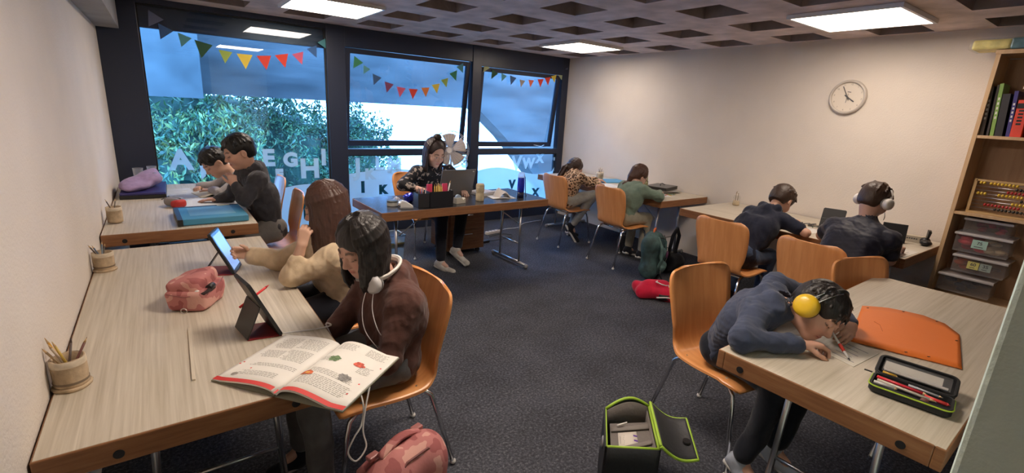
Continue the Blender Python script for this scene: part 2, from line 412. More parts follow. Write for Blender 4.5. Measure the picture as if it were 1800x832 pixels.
bunting('string of coloured paper pennants across the left window', [('slate',268,36,20),('navy',287,58,19),('teal',322,72,17),('dgreen',356,88,22),('lime',396,100,17),('yellow',431,108,20),('red',466,110,19),('red',498,107,18),('pink',527,103,16),('blue',552,92,15),('teal',574,80,18)])
bunting('string of coloured paper pennants across the middle window sash', [('green',626,112,15),('teal',642,124,11),('navy',660,141,14),('plum',682,154,14),('pink',704,162,14),('red',726,165,14),('orange',748,162,13),('yellow',767,156,13),('lime',783,146,12),('green',799,134,13),('teal',811,121,12)], 7, 2.165)
bunting('string of coloured paper pennants across the window sash nearest the corner', [('sage',853,121,11),('dgreen',867,132,12),('teal',884,137,10),('navy',900,142,12),('grey',917,147,10),('coral',933,147,10),('red',950,146,11),('red',963,143,11),('yellow',974,139,10),('sage',986,134,11),('slate',995,128,11)], 6, 2.125)

# ---------------------------------------------------------------- outside
struct('ground_outside', MB().span((-14, YB+.5, -1.5), (22, 30, -1.3)), mat('pale_paving', (.5, .5, .48), .9, var=.1, vscale=1))
struct('trim_2', MB().span((-6, 9, 1.56), (14, 9.5, 3.7)), M_outconc)
struct('trim_3', MB().prism([(5.45, 3.72), (5.45, 1.62), (6.24, .99), (7.25, 0), (8.6, -1.3), (14, -1.3), (14, 3.72)], .5, M=rotM(0, PI/2), c=(0, 9.45, 0)), M_outconc)
struct('trim_4', MB().span((-1.6, 8.3, 1.5), (.55, 8.99, 3.7)), mat('outside_concrete_pale', (.056, .062, .060), .9, var=.35, vscale=2))
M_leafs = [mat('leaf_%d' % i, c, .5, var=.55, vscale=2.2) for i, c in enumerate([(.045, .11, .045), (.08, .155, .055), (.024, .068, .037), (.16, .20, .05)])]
M_trunk = mat('tree_bark', (.08, .06, .05), .9)
def tree(lab, c, r, n, size, seed, droop=.3, pal=(0,1,2), ragged=.25):
    rg = random.Random(seed); t = thing('tree', lab, 'tree', (c[0], c[1], -1.3), 0, 'trees outside the windows')
    mb = MB()
    for i in range(n):
        a = rg.uniform(0, 2*PI); z = rg.uniform(-1, 1); q = math.sqrt(1-z*z)
        d = V((q*math.cos(a), q*math.sin(a), z)); k = rg.uniform(.62, 1.0)
        p = V((d.x*r[0], d.y*r[1], d.z*r[2]))*k
        p += V((mnoise.noise(p*1.7+V((seed,0,0))), mnoise.noise(p*1.7+V((0,seed,0))), mnoise.noise(p*1.7+V((0,0,seed)))))*ragged*2
        u = V((rg.uniform(-1,1), rg.uniform(-1,1), rg.uniform(-1,.4)-droop)).normalized(); w = u.cross(V((rg.uniform(-1,1), rg.uniform(-1,1), rg.uniform(-1,1)))).normalized(); s = size*rg.uniform(.6, 1.4)
        mb.mi = rg.randrange(len(pal))
        nn = u.cross(w)*s*.18
        mb._f([p-u*s, p+w*s*.33+nn, p+u*s, p-w*s*.33+nn], [(0,1,2),(0,2,3)])
    mb.build('foliage', [M_leafs[i] for i in pal], t, loc=(0, 0, c[2]+1.3), fix=False)
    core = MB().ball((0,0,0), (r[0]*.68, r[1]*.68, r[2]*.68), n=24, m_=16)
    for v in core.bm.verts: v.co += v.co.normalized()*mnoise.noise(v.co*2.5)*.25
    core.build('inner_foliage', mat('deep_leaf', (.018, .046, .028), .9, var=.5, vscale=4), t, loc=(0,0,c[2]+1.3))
    MB().tube([(0,0,0), (.05,.02,.6), (0,0,c[2]+1.1)], [.09,.07,.04]).build('trunk', M_trunk, t)
tree('feathery bright green tree closest to the left window', (.45, 8.4, .15), (.95, .55, 1.15), 17000, .050, 3, .5, (0,1,2,3), .2)
tree('dense green tree filling the middle of the left window', (1.9, 9.9, .2), (1.25, .8, 1.5), 16000, .042, 5)
tree('dark green tree at the right edge of the left window', (2.75, 9.7, -.3), (.7, .6, 1.1), 9000, .04, 6, .2, (2,0))
tree('ragged green tree behind the middle window', (3.25, 10.4, .15), (.95, .8, 1.55), 15000, .042, 9)
tree('broad green tree farthest behind the others', (.3, 11.8, .3), (3.1, .8, 1.9), 12000, .08, 12)
tree('low shrub at the foot of the slope outside', (5.0, 10.6, -1.0), (1.6, .6, .55), 5000, .05, 15)
# ================================================================ tables
def table(lab, x0, x1, y0, y1, z, axis, top, rz=0, holes=(), frames=(.2, .2), group='school tables'):
    """axis: the long side; leg frames stand across it"""
    W, L = x1-x0, y1-y0
    t = thing('table', lab, 'table', (x0, y0, 0), rz, group)
    th = .075
    MB().span((.004, .004, z-.022), (W-.004, L-.004, z)).build('tabletop', top, t, bevel=.002)
    e = MB()
    e.span((0, 0, z-th), (W, .028, z-.001)).span((0, L-.028, z-th), (W, L, z-.001)).span((0, .028, z-th), (.028, L-.028, z-.001)).span((W-.028, .028, z-th), (W, L-.028, z-.001))
    e.build('edge_frame', M_edge, t, bevel=.004)
    for hx, hy, face in holes:
        M = rotM(0, PI/2) if face == 'y' else rotM(0, 0, PI/2)
        MB().lathe([(.013, -.0015), (.013, .0015)], (hx, hy, z-.045), 16, M).build('bolt_hole', M_blackpl, t)
    for q in (0, 1):
        if axis == 'y':
            c = frames[0] if q == 0 else L-frames[1]; pt = lambda a, zz: V((W*a, c, zz))
        else:
            c = frames[0] if q == 0 else W-frames[1]; pt = lambda a, zz: V((c, L*a, zz))
        f = MB(); r = .013
        f.tube([pt(.28, z-th), pt(.25, .04)], r).tube([pt(.72, z-th), pt(.75, .04)], r)
        f.tube([pt(.26, .24), pt(.74, .24)], .008).tube([pt(.12, z-th-.012), pt(.88, z-th-.012)], .012)
        f.tube([pt(.08, .035), pt(.92, .035)], .016)
        lg = f.build('leg', M_steel, t)
        for a in (.07, .93):
            MB().ball(pt(a, .026), (.024, .024, .026)).build('foot_cap', M_greypl, lg)
        inn = (1 if q == 0 else -1)*.3
        g = MB(); a_ = pt(.3, .45); b_ = pt(.3, z-th-.01)
        b_ = b_+(V((0, inn, 0)) if axis == 'y' else V((inn, 0, 0)))
        g.tube([a_, b_], .006); g.build('brace', M_steel, t)
    return t
ZL, ZF, ZT = .68, .745, .735
table('long pale table nearest on the left, under the open book and the two tablets', XL+.005, .475, 1.49, 3.50, ZL, 'y', M_lam, holes=[(.17, -.001, 'y'), (.62, -.001, 'y')], frames=(.34, .3))
table('pale table by the left window under the blue folder', XL+.005, .48, 3.60, 5.45, ZF, 'y', M_lam, holes=[(.11, -.001, 'y'), (.68, -.001, 'y')])
table('dark-topped teacher table in front of the windows', 1.37, 3.14, 3.63, 4.32, ZT, 'x', M_dark, rz=R(1.3), frames=(.2, .2))
table('pale table at the far right where two girls write', 4.26, XR-.01, 3.13, 5.25, ZT, 'y', M_lam)
table('pale table along the right wall under two boys in navy', 4.15, XR-.01, .97, 2.82, ZT, 'y', M_lam, frames=(.25, .25))
table('pale table at the near right corner under the orange folder', 1.71, 3.52, .19, .885, ZT, 'x', M_lamx, rz=R(1.5), holes=[(-.001, .60, 'x'), (-.001, .10, 'x')], frames=(.27, .3))

# ================================================================ chairs
def make_chair():
    t = thing('school_chair', '', 'chair', (0,0,0), 0, 'bent plywood chairs with tubular steel legs')
    prof = []                                   # side profile (y, z) and half width
    P_ = [(.215,.418,.184),(.205,.432,.200),(.16,.442,.210),(.08,.440,.214),(0,.434,.215),(-.08,.433,.215),(-.135,.438,.212),(-.165,.448,.200),(-.190,.470,.186),(-.205,.505,.186),(-.215,.55,.196),(-.224,.60,.206),(-.234,.66,.214),(-.245,.71,.219),(-.257,.76,.222),(-.265,.800,.221),(-.271,.828,.214),(-.275,.848,.196),(-.277,.860,.150)]
    def fn(u, v):
        q = u*(len(P_)-1); i = min(int(q), len(P_)-2); f = q-i
        def cr(k):
            p0, p1, p2, p3 = (P_[max(i-1,0)][k], P_[i][k], P_[i+1][k], P_[min(i+2,len(P_)-1)][k])
            return .5*((2*p1)+(-p0+p2)*f+(2*p0-5*p1+4*p2-p3)*f*f+(-p0+3*p1-3*p2+p3)*f**3)
        y, z, w = cr(0), cr(1), cr(2); s = (v-.5)*2; back = max(0, min(1, (z-.47)/.1))
        return (s*w, y+back*.028*(s*s), z + (1-back)*.010*s*s*(1 if y < .12 else .3))
    MB().grid(fn, 54, 14, .011).build('seat_shell', M_chair, t, fix=True)
    for s in (-1, 1):
        r = .0105
        MB().tube([(s*.165,-.02,.414),(s*.165,.10,.414),(s*.168,.145,.408),(s*.175,.172,.385),(s*.182,.185,.34),(s*.205,.235,.012)], r, 10).build('leg', M_chrome, t)
        MB().tube([(s*.165,-.02,.414),(s*.165,-.12,.414),(s*.168,-.155,.408),(s*.175,-.182,.385),(s*.180,-.195,.34),(s*.205,-.285,.012)], r, 10).build('leg', M_chrome, t)
        for y in (.235, -.285): MB().ball((s*.205, y, .014), (.014,.014,.014)).build('foot_cap', M_white, t)
        for y in (.12, -.12): MB().lathe([(.007, 0), (.006, .003)], (s*.165, y, .444 if y > 0 else .439), 10).build('screw', M_steel, t)
    MB().tube([(-.165,.10,.410),(.165,.10,.410)], .009).tube([(-.165,-.12,.410),(.165,-.12,.410)], .009).tube([(-.16,.02,.385),(-.16,.02,.398),(.16,.02,.398),(.16,.02,.385)], .004).build('cross_bar', M_chrome, t)
    return t
chair0 = make_chair()
chair_spots = [
 (.645, 1.825, 92, 'plywood chair under the girl in the brown hoodie'),
 (.66, 2.55, 90, 'plywood chair hidden under the girl in the beige sweater'),
 (.60, 4.10, 88, 'plywood chair behind the boy in the dark hoodie by the left window'),
 (.62, 4.90, 90, 'plywood chair by the left window pane, farther of the two behind the boys'),
 (2.23, 4.72, 184, 'plywood chair the woman at the teacher table sits on'),
 (4.06, 4.37, -90, 'plywood chair under the girl in the leopard print top'),
 (4.06, 3.46, -92, 'plywood chair under the girl in the green sweater'),
 (3.72, 1.97, -90, 'plywood chair under the boy bending forward in the navy tee'),
 (3.68, 1.29, -93, 'plywood chair with its back to us, under the boy in white headphones'),
 (3.21, .73, 161, 'empty plywood chair tucked against the far side of the near right table'),
 (2.20, 1.09, 172, 'plywood chair the boy in yellow ear defenders sits on'),
]
KIDS[chair0.name] = list(x for x in bpy.data.objects if x.parent == chair0)
ck = {}
for i, (x, y, a, lab) in enumerate(chair_spots):
    if i == 0: o = chair0
    else:
        o = chair0.copy(); COL.objects.link(o)
        for ch in KIDS[chair0.name]:
            c = ch.copy(); COL.objects.link(c); c.parent = o
    o.location = (x, y, 0); o.rotation_euler.z = R(a); o['label'] = lab

# ================================================================ bookcase, clock
SX = 4.82
t = thing('bookcase', 'tall pale wooden bookcase against the right wall', 'bookcase', (SX, 0, 0))
d = XR-SX-.004
MB().span((0, .92, 0), (d, .945, 2.185)).span((0, -.02, 0), (d, .005, 2.185)).build('side_panel', M_shelfw, t, bevel=.001)
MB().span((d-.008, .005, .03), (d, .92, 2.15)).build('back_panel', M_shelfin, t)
MB().span((-.004, -.025, 2.16), (d, .95, 2.188)).build('top_board', M_shelfw, t, bevel=.001)
for z in (1.605, 1.043, .40, .06): MB().span((.002, .005, z-.022), (d-.008, .92, z)).build('shelf', M_shelfw, t, bevel=.001)
books = [ # y, thick, height, depth, colour, lean, label
 (.905, .022, .34, .2, (.10,.07,.05), -3, 'dark brown thin book leaning on the bookcase side'),
 (.873, .012, .35, .2, (.06,.05,.05), -3, 'black thin book second from the bookcase side'),
 (.850, .020, .36, .2, (.25,.42,.10), -4, 'tall green book with pale spine lettering'),
 (.815, .040, .29, .2, (.03,.03,.035), -4, 'thick black binder between the green and the purple book'),
 (.768, .020, .31, .2, (.05,.04,.20), -4, 'dark blue and purple book with white spine lettering'),
 (.730, .056, .25, .19, (.75,.07,.04), -2, 'thick red book with a dark band near its top'),
 (.668, .016, .28, .2, (.80,.55,.08), -2, 'yellow thin book right of the red book'),
 (.642, .030, .26, .2, (.12,.45,.10), 0, 'bright green book right of the yellow book'),
 (.600, .022, .24, .2, (.75,.73,.68), 0, 'white book at the frame edge'),
 (.572, .030, .30, .2, (.08,.15,.4), 0, 'blue book farthest to the right on the shelf')]
for y, w, h, dd, c, lean, lab in books:
    b_ = thing('book', lab, 'book', (SX+.035, y, 1.606), 0, 'books on the upper bookcase shelf'); b_.rotation_euler.x = R(lean)
    m = mat('book_%02d' % int(y*1000), c, .45)
    k = MB().box((0, 0, h/2), (.004, w, h)); k.mi = 0
    k.box((dd/2, w/2-.001, h/2), (dd, .002, h)).box((dd/2, -w/2+.001, h/2), (dd, .002, h)); k.build('cover', m, b_)
    MB().box((dd/2, 0, h/2), (dd-.012, w-.005, h-.008)).build('pages', M_paper, b_)
    if w > .018 and 'binder' not in lab:
        q = MB()
        for i in range(5): q.box((-.0024, 0, h*(.35+.09*i)), (.0008, w*.45, h*.05))
        q.build('spine_print', M_blackpl if 'red' in lab or 'white' in lab[:6] else M_paper, b_)
    if 'red' in lab: MB().box((-.0026, 0, h*.84), (.0008, w*.98, h*.14)).build('spine_band', M_blackpl, b_)
# flat book lying across
k = thing('book', 'tan book lying flat on top of the row on the upper shelf', 'book', (SX+.04, .70, 1.932)); k.rotation_euler.x = R(2)
MB().box((.08,-.03,.012),(.17,.20,.004)).box((.08,-.03,-.006),(.17,.20,.003)).build('cover', mat('tan_cover', (.55,.33,.10), .5), k); MB().box((.08,-.03,.003),(.16,.19,.014)).build('pages', M_paper, k)

# abacus
a_ = thing('abacus', 'wooden bead abacus with yellow, red and black beads on the bookcase', 'abacus', (SX+.055, .36, 1.044))
mw = mat('abacus_wood', (.55,.36,.16), .5)
f = MB(); L = .50
f.box((0, L, .125), (.012, .018, .25)).box((0, .02, .125), (.012, .018, .25)).box((0, L/2+.01, .242), (.012, L-.02, .014)).box((.03, L/2, .006), (.13, L, .012)); f.build('frame', mw, a_, bevel=.001)
bead = None; cols = [mat('bead_yellow', (.75,.50,.05), .25, coat=.5), mat('bead_red', (.42,.03,.03), .25, coat=.5), mat('bead_black', (.02,.02,.02), .2, coat=.5)]
bm_ = {}
rows = [0, 2, 1, 0, 2, 0, 1, 2]; starts = [.30, .12, .13, .45, .09, .10, .11, .09]
for r_ in range(8):
    z = .225-.026*r_
    MB().tube([(0, .03, z), (0, L-.01, z)], .0018).build('rod', M_steel, a_)
    for k in range(10):
        c = rows[r_]
        y = L-.03-k*.018 if (r_ in (0,)) and k < 2 else .06+k*.0195+(.18 if r_ % 3 == 0 else .04*(r_ % 4))
        if r_ == 3 and k > 6: y = L-.03-(9-k)*.019
        if c not in bm_:
            o = MB().ball((0,0,0), (.0115,.0088,.0115), n=10, m_=8).build('bead', cols[c], a_); bm_[c] = o
        else:
            o = bm_[c].copy(); COL.objects.link(o); o.parent = a_
        o.location = (0, y, z)

# storage boxes
def cbox(lab, x, y0, y1, z, h, contents, labels, d_=.22):
    t = thing('storage_box', lab, 'storage box', (x, y0, z), 0, 'clear plastic boxes in the bookcase'); W = y1-y0
    b_ = MB(); s = .012
    for f0, f1 in (((0,0,0),(.003,W,h)), ((d_-.003,0,0),(d_,W,h)), ((0,0,0),(d_,.003,h)), ((0,W-.003,0),(d_,W,h)), ((0,0,0),(d_,W,.003))): b_.span(f0, f1)
    b_.build('body', M_clear, t)
    MB().span((-.008,-.008,h), (d_+.006,W+.008,h+.009)).span((-.010,-.010,h-.008), (-.006,W+.010,h+.006)).build('lid', mat('lid_plastic', (.50,.47,.47), .3), t, bevel=.002)
    for (ly0, ly1, c, txt) in labels:
        lb = MB().span((-.0012, ly0, h*.30), (.0, ly1, h*.78)).build('paper_label', mat('label_%d' % int(c[0]*100), c, .7), t)
        child_text(txt, .032, M_ink, lb, (-.0016, (ly0+ly1)/2, h*.60), (PI/2, 0, -PI/2), bold=.0006)
        MB().span((-.0016, ly0+.02, h*.38), (-.0012, ly1-.015, h*.42)).build('small_print', M_ink, lb)
    for nm, lb2, cc, px_, sz in contents:
        rg = random.Random(nm); o = MB()
        for q in range(14): o.ball((rg.uniform(.03, d_-.04), rg.uniform(px_[0], px_[1]), .012+rg.uniform(0, h-.035)), (sz, sz*1.3, sz*.7), n=8, m_=6)
        o.build('contents', mat('toy_'+nm, cc, .4), t); 
    return t
cbox('clear plastic box with red toys and a pale green label reading 75', SX+.03, .575, .875, .745, .135, [('red', '', (.55,.03,.05), (.15,.275), .034), ('sand', '', (.55,.42,.25), (.03,.12), .026)], [(.115, .20, (.42,.62,.55), '75')])
cbox('clear plastic box with a yellow label reading 60 and a grey one reading 35', SX+.03, .56, .85, .592, .118, [('rust', '', (.5,.10,.03), (.20,.26), .028), ('brown', '', (.12,.06,.04), (.04,.2), .02)], [(.14, .205, (.72,.66,.22), '60'), (.072, .136, (.36,.42,.38), '35')])
cbox('clear plastic box lowest of the stack beside the bookcase side', SX+.02, .60, .90, .425, .125, [('dark', '', (.03,.03,.06), (.04,.26), .024)], [])
cbox('clear plastic box with red bits on top of the stack', SX+.05, .60, .85, .892, .10, [('maroon', '', (.35,.04,.05), (.04,.2), .018)], [])

# wrapped roll on the bookcase
t = thing('wrapped_package', 'plastic-wrapped yellow and blue package lying on the bookcase', 'package', (SX-.02, .68, 2.190))
MB().span((.002, .20, .002), (.20, .405, .068)).build('yellow_end', mat('pkg_yellow', (.72,.62,.20), .35, bump=.5, bscale=30, var=.2, vscale=20), t, bevel=.014)
MB().span((.0, -.3, 0), (.205, .205, .072)).build('blue_sleeve', mat('pkg_blue', (.10,.24,.28), .3, bump=.4, bscale=20, var=.35, vscale=14), t, bevel=.012)
MB().span((-.004, -.3, -.001), (.21, .42, .077)).build('clear_wrap', M_clear, t, bevel=.01)

# clock
t = thing('wall_clock', 'round white wall clock on the right wall', 'clock', (XR-.003, 1.916, 1.873)); t.rotation_euler = (R(8), 0, 0)
Mx = rotM(0, 0, -PI/2)      # lathe axis to -x
MB().lathe([(.150, 0), (.152, .012), (.148, .026), (.138, .032), (.130, .028), (.127, .018)], n=48, M=Mx, cap=False).build('rim', mat('clock_rim', (.52,.47,.42), .35), t)
MB().lathe([(.130, .001), (.130, .012)], n=48, M=Mx).build('face', mat('clock_face', (.72,.65,.56), .5), t)
def hand(ang, l, w, x, nm):
    MB().box((x, 0, l/2-.015), (.002, w, l+.03)).xf(Matrix.Rotation(R(ang), 3, 'X')).build(nm, M_ink, t)
hand(-36, .105, .006, -.018, 'minute_hand'); hand(117, .07, .009, -.016, 'hour_hand'); hand(178, .05, .0025, -.020, 'second_hand')
MB().lathe([(.006, .012), (.006, .024)], n=12, M=Mx).build('hub', M_ink, t)
for k in range(12):
    a = 2*PI*k/12
    child_text(str(12 if k == 0 else k), .019, mat('clock_numeral', (.30,.26,.22), .6), t, (-.0128, -math.sin(a)*.112, math.cos(a)*.112), (PI/2, 0, -PI/2), 'numeral')
MB().box((-.0128, 0, .045), (.0006, .030, .006)).build('dial_print', M_ink, t)

# socket strip, cables
t = thing('power_strip', 'white power strip on the floor right of the drawer unit', 'power strip', P(866, 411, z=0.0), R(12))
MB().box((0,0,.022),(.24,.055,.04)).build('body', M_white, t, bevel=.006)
for k in range(4): MB().lathe([(.019,0),(.019,.0015)], (-.082+.055*k, 0, .0425), 16).build('socket', M_greypl, t)
MB().box((.105,0,.044),(.014,.022,.006)).build('switch', M_blackpl, t)
pa = V(P(866, 411, z=0))
t2 = MB().stube([pa+V((.13,.03,.02)), pa+V((.3,.12,.008)), pa+V((.5,.12,.008)), pa+V((.75,.3,.008)), pa+V((1.1,.35,.008))], .004).build('power_cable', M_white); tag(t2, 'pale cable running from the power strip towards the window corner', 'cable')
pb = V(P(852, 427, z=0))
ad = MB().box((0,0,.016),(.12,.05,.03)).build('power_adapter', M_blackpl, loc=pb, rz=R(8), bevel=.005); tag(ad, 'black laptop power adapter on the carpet', 'power adapter')
t3 = MB().stube([pb+V((.06,0,.016)), pb+V((.2,.03,.006)), pb+V((.42,.05,.006)), pb+V((.52,.16,.006)), pb+V((.40,.25,.006)), pb+V((.2,.2,.006))], .0032).build('adapter_cable', M_blackpl); tag(t3, 'black cable looping from the adapter on the carpet', 'cable')
t4 = MB().stube([pb+V((-.06,0,.016)), pb+V((-.13,.02,.1)), pb+V((-.20,.03,.35)), (2.40, 4.33, .64), (2.40, 4.33, .70)], .0035).build('laptop_cable', M_blackpl); tag(t4, 'dark cable hanging from the teacher table to the adapter', 'cable')

# drawer pedestal, clear bin
t = thing('drawer_unit', 'low wooden drawer unit on castors under the teacher table', 'drawer unit', (2.40, 4.42, 0))
MB().span((0,0,.06),(.46,.018,.52)).span((0,.38,.06),(.46,.398,.52)).span((0,.018,.06),(.018,.38,.52)).span((.442,.018,.06),(.46,.38,.52)).span((.018,.018,.06),(.442,.38,.078)).span((.018,.018,.50),(.442,.38,.52)).build('carcass', M_edge, t)
for k in range(2):
    dr = MB().span((.02, -.016, .085+.215*k), (.44, 0, .285+.215*k)).build('drawer', M_edge, t, bevel=.002)
    MB().tube([(.17,-.03,.24+.215*k),(.29,-.03,.24+.215*k)], .005).build('handle', M_steel, dr)
for x in (.05, .41):
    for y in (.05, .35): MB().lathe([(.025,-.012),(.025,.012)], (x,y,.027), 14, rotM(0,PI/2)).span((x-.012,y-.012,.03),(x+.012,y+.012,.062)).build('castor', M_blackpl, t)
t = thing('plastic_bin', 'clear bluish plastic bin beside the girl with dark hair', 'bin', (1.72, 4.32, 0))
MB().lathe([(.11,.003),(.115,.02),(.145,.36)], n=4, cap=False, M=rotM(PI/4)).build('body', film('bin_plastic', (.45,.6,.7), .5), t)
MB().lathe([(.105,.0),(.11,.004)], n=4, M=rotM(PI/4)).build('bottom', M_clear, t)
r_ = .148*.7071+.002
MB().tube([(r_,r_,.36),(-r_,r_,.36),(-r_,-r_,.36),(r_,-r_,.36),(r_,r_,.36)], .006).build('rim', mat('bin_rim', (.5,.6,.62), .4), t)
MB().lathe([(.132,.24),(.14,.29)], n=4, cap=False, M=rotM(PI/4)).build('band', mat('bin_band', (.45,.42,.2), .6), t)
# ================================================================ soft bodies: blended shapes meshed on a grid
def nrm(v):
    v = np.asarray(v, float); return v/(np.linalg.norm(v)+1e-12)
class Soft:
    def __init__(s, k=.02): s.p = []; s.k = k
    def cap(s, a, b, ra, rb=None, k=None, sub=False):
        a, b = np.array(a, float), np.array(b, float); rb = ra if rb is None else rb; m = max(ra, rb)
        s.p.append(('c', (a, b, ra, rb), np.minimum(a, b)-m, np.maximum(a, b)+m, s.k if k is None else k, sub)); return s
    def ell(s, c, r, A=None, k=None, sub=False):
        c, r = np.array(c, float), np.array(r, float); A = np.eye(3) if A is None else np.array(A, float); ext = np.sqrt(((A.T*r)**2).sum(1))
        s.p.append(('e', (c, r, A), c-ext, c+ext, s.k if k is None else k, sub)); return s
    def chain(s, pts, rs, k=None):
        for i in range(len(pts)-1): s.cap(pts[i], pts[i+1], rs[i], rs[i+1], k)
        return s
    def mesh(s, h):
        lo = np.min([p[2] for p in s.p if not p[5]], 0)-2.5*h; hi = np.max([p[3] for p in s.p if not p[5]], 0)+2.5*h
        n = np.ceil((hi-lo)/h).astype(int)+1
        F = np.full(n, .03, np.float32)
        ax = [(lo[i]+h*np.arange(n[i])).astype(np.float32) for i in range(3)]
        for kind, q, a, b, k, sub in s.p:
            mg = k+.012
            i0 = np.clip(np.floor((a-mg-lo)/h).astype(int), 0, n); i1 = np.clip(np.ceil((b+mg-lo)/h).astype(int)+1, 0, n)
            if np.any(i1 <= i0): continue
            sl = tuple(slice(i0[i], i1[i]) for i in range(3))
            X = ax[0][sl[0]][:, None, None]; Y = ax[1][sl[1]][None, :, None]; Z = ax[2][sl[2]][None, None, :]
            if kind == 'c':
                A_, B_, ra, rb = q; d = B_-A_; L2 = max(d@d, 1e-12)
                x, y, z = X-A_[0], Y-A_[1], Z-A_[2]
                t = np.clip((x*d[0]+y*d[1]+z*d[2])/L2, 0, 1)
                D = np.sqrt((x-t*d[0])**2+(y-t*d[1])**2+(z-t*d[2])**2)-(ra+(rb-ra)*t)
            else:
                c, r, A = q; x, y, z = X-c[0], Y-c[1], Z-c[2]
                u = [(A[i,0]*x+A[i,1]*y+A[i,2]*z)/r[i] for i in range(3)]
                k0 = np.sqrt(u[0]**2+u[1]**2+u[2]**2); k1 = np.sqrt((u[0]/r[0])**2+(u[1]/r[1])**2+(u[2]/r[2])**2)+1e-9
                D = k0*(k0-1)/k1
            G = F[sl]
            if sub: D = -D; hh = np.maximum(k-np.abs(G-D), 0)/max(k, 1e-6); F[sl] = np.maximum(G, D)+hh*hh*k*.25
            else: hh = np.maximum(k-np.abs(G-D), 0)/max(k, 1e-6); F[sl] = np.minimum(G, D)-hh*hh*k*.25
        S = F < 0
        c8 = np.zeros(n-1, np.int8)
        for dx in (0,1):
            for dy in (0,1):
                for dz in (0,1): c8 += S[dx:n[0]-1+dx, dy:n[1]-1+dy, dz:n[2]-1+dz]
        idx = np.argwhere((c8 > 0) & (c8 < 8)); vid = np.full(n-1, -1, np.int32); vid[tuple(idx.T)] = np.arange(len(idx))
        off = np.array([(a, b, c) for a in (0,1) for b in (0,1) for c in (0,1)])
        val = np.stack([F[tuple((idx+o_).T)] for o_ in off], 1)
        acc = np.zeros((len(idx), 3)); cnt = np.zeros(len(idx))
        for a in range(8):
            for b in range(a+1, 8):
                if np.abs(off[a]-off[b]).sum() != 1: continue
                va, vb = val[:, a], val[:, b]; m = (va < 0) != (vb < 0)
                t = np.where(m, va/(va-vb+1e-12), 0)
                acc += np.where(m[:, None], off[a]+(off[b]-off[a])*t[:, None], 0); cnt += m
        verts = lo+h*(idx+acc/np.maximum(cnt, 1)[:, None])
        faces = []
        for axis in range(3):
            d = [0,0,0]; d[axis] = 1; o1, o2 = [(1,2),(2,0),(0,1)][axis]
            A_ = S[tuple(slice(0, n[i]-d[i]) for i in range(3))]; B_ = S[tuple(slice(d[i], n[i]) for i in range(3))]
            e = np.argwhere(A_ != B_); e = e[(e[:, o1] > 0) & (e[:, o2] > 0) & (e[:, o1] < n[o1]-1) & (e[:, o2] < n[o2]-1)]
            inside = A_[tuple(e.T)]
            u = np.zeros(3, int); u[o1] = 1; w = np.zeros(3, int); w[o2] = 1
            q = np.stack([vid[tuple((e-u-w).T)], vid[tuple((e-w).T)], vid[tuple(e.T)], vid[tuple((e-u).T)]], 1)
            q[~inside] = q[~inside][:, ::-1]; faces.append(q)
        return verts, np.concatenate(faces)
    def build(s, name, m, parent, base, h=.006, col=None, disp=None, inv=None):
        v, f = s.mesh(h)
        if disp is not None: v = v+disp(v)
        me = bpy.data.meshes.new(name); w = v-np.array(base)
        if inv is not None: w = w @ inv.T
        me.vertices.add(len(w)); me.vertices.foreach_set('co', w.astype(np.float32).ravel())
        me.loops.add(len(f)*4); me.loops.foreach_set('vertex_index', f.astype(np.int32).ravel())
        me.polygons.add(len(f)); me.polygons.foreach_set('loop_start', np.arange(len(f), dtype=np.int32)*4)
        me.polygons.foreach_set('use_smooth', np.ones(len(f), bool)); me.update(calc_edges=True); me.validate()
        if col is not None:
            c = np.concatenate([col(v), np.ones((len(v), 1))], 1).astype(np.float32)
            at = me.color_attributes.new('Col', 'FLOAT_COLOR', 'POINT'); at.data.foreach_set('color', c.ravel())
        me.materials.append(m)
        o = bpy.data.objects.new(name, me); COL.objects.link(o)
        if parent: o.parent = parent
        return o
def wob(v, amp, f, seed=0):
    """smooth folds: a few crossing waves"""
    r = np.random.default_rng(seed); o = np.zeros_like(v)
    for i in range(7):
        k = r.normal(size=3); k = k/np.linalg.norm(k)*f*(.6+.25*i); ph = r.uniform(0, 6.28); d = r.normal(size=3)
        o += np.sin(v@k+ph+1.3*np.sin(v@np.roll(k, 1)*.7))[:, None]*d/(1+.4*i)
    return o*amp*.3
M_skin = mat('skin', (.6,.4,.3), .5, spec=.35, attr='Col')
M_hairs = {}
def hairmat(c):
    if c not in M_hairs:
        m = mat('hair_%d' % len(M_hairs), c, .42, spec=.45, bump=.35, bscale=110, stretch=(1, 1, .06)); M_hairs[c] = m
    return M_hairs[c]
def cloth(name, c, var=.06, bump=.35, bscale=25, **k): return mat(name, c, .88, spec=.2, bump=bump, bscale=bscale, var=var, vscale=25, sheen=.15, **k)

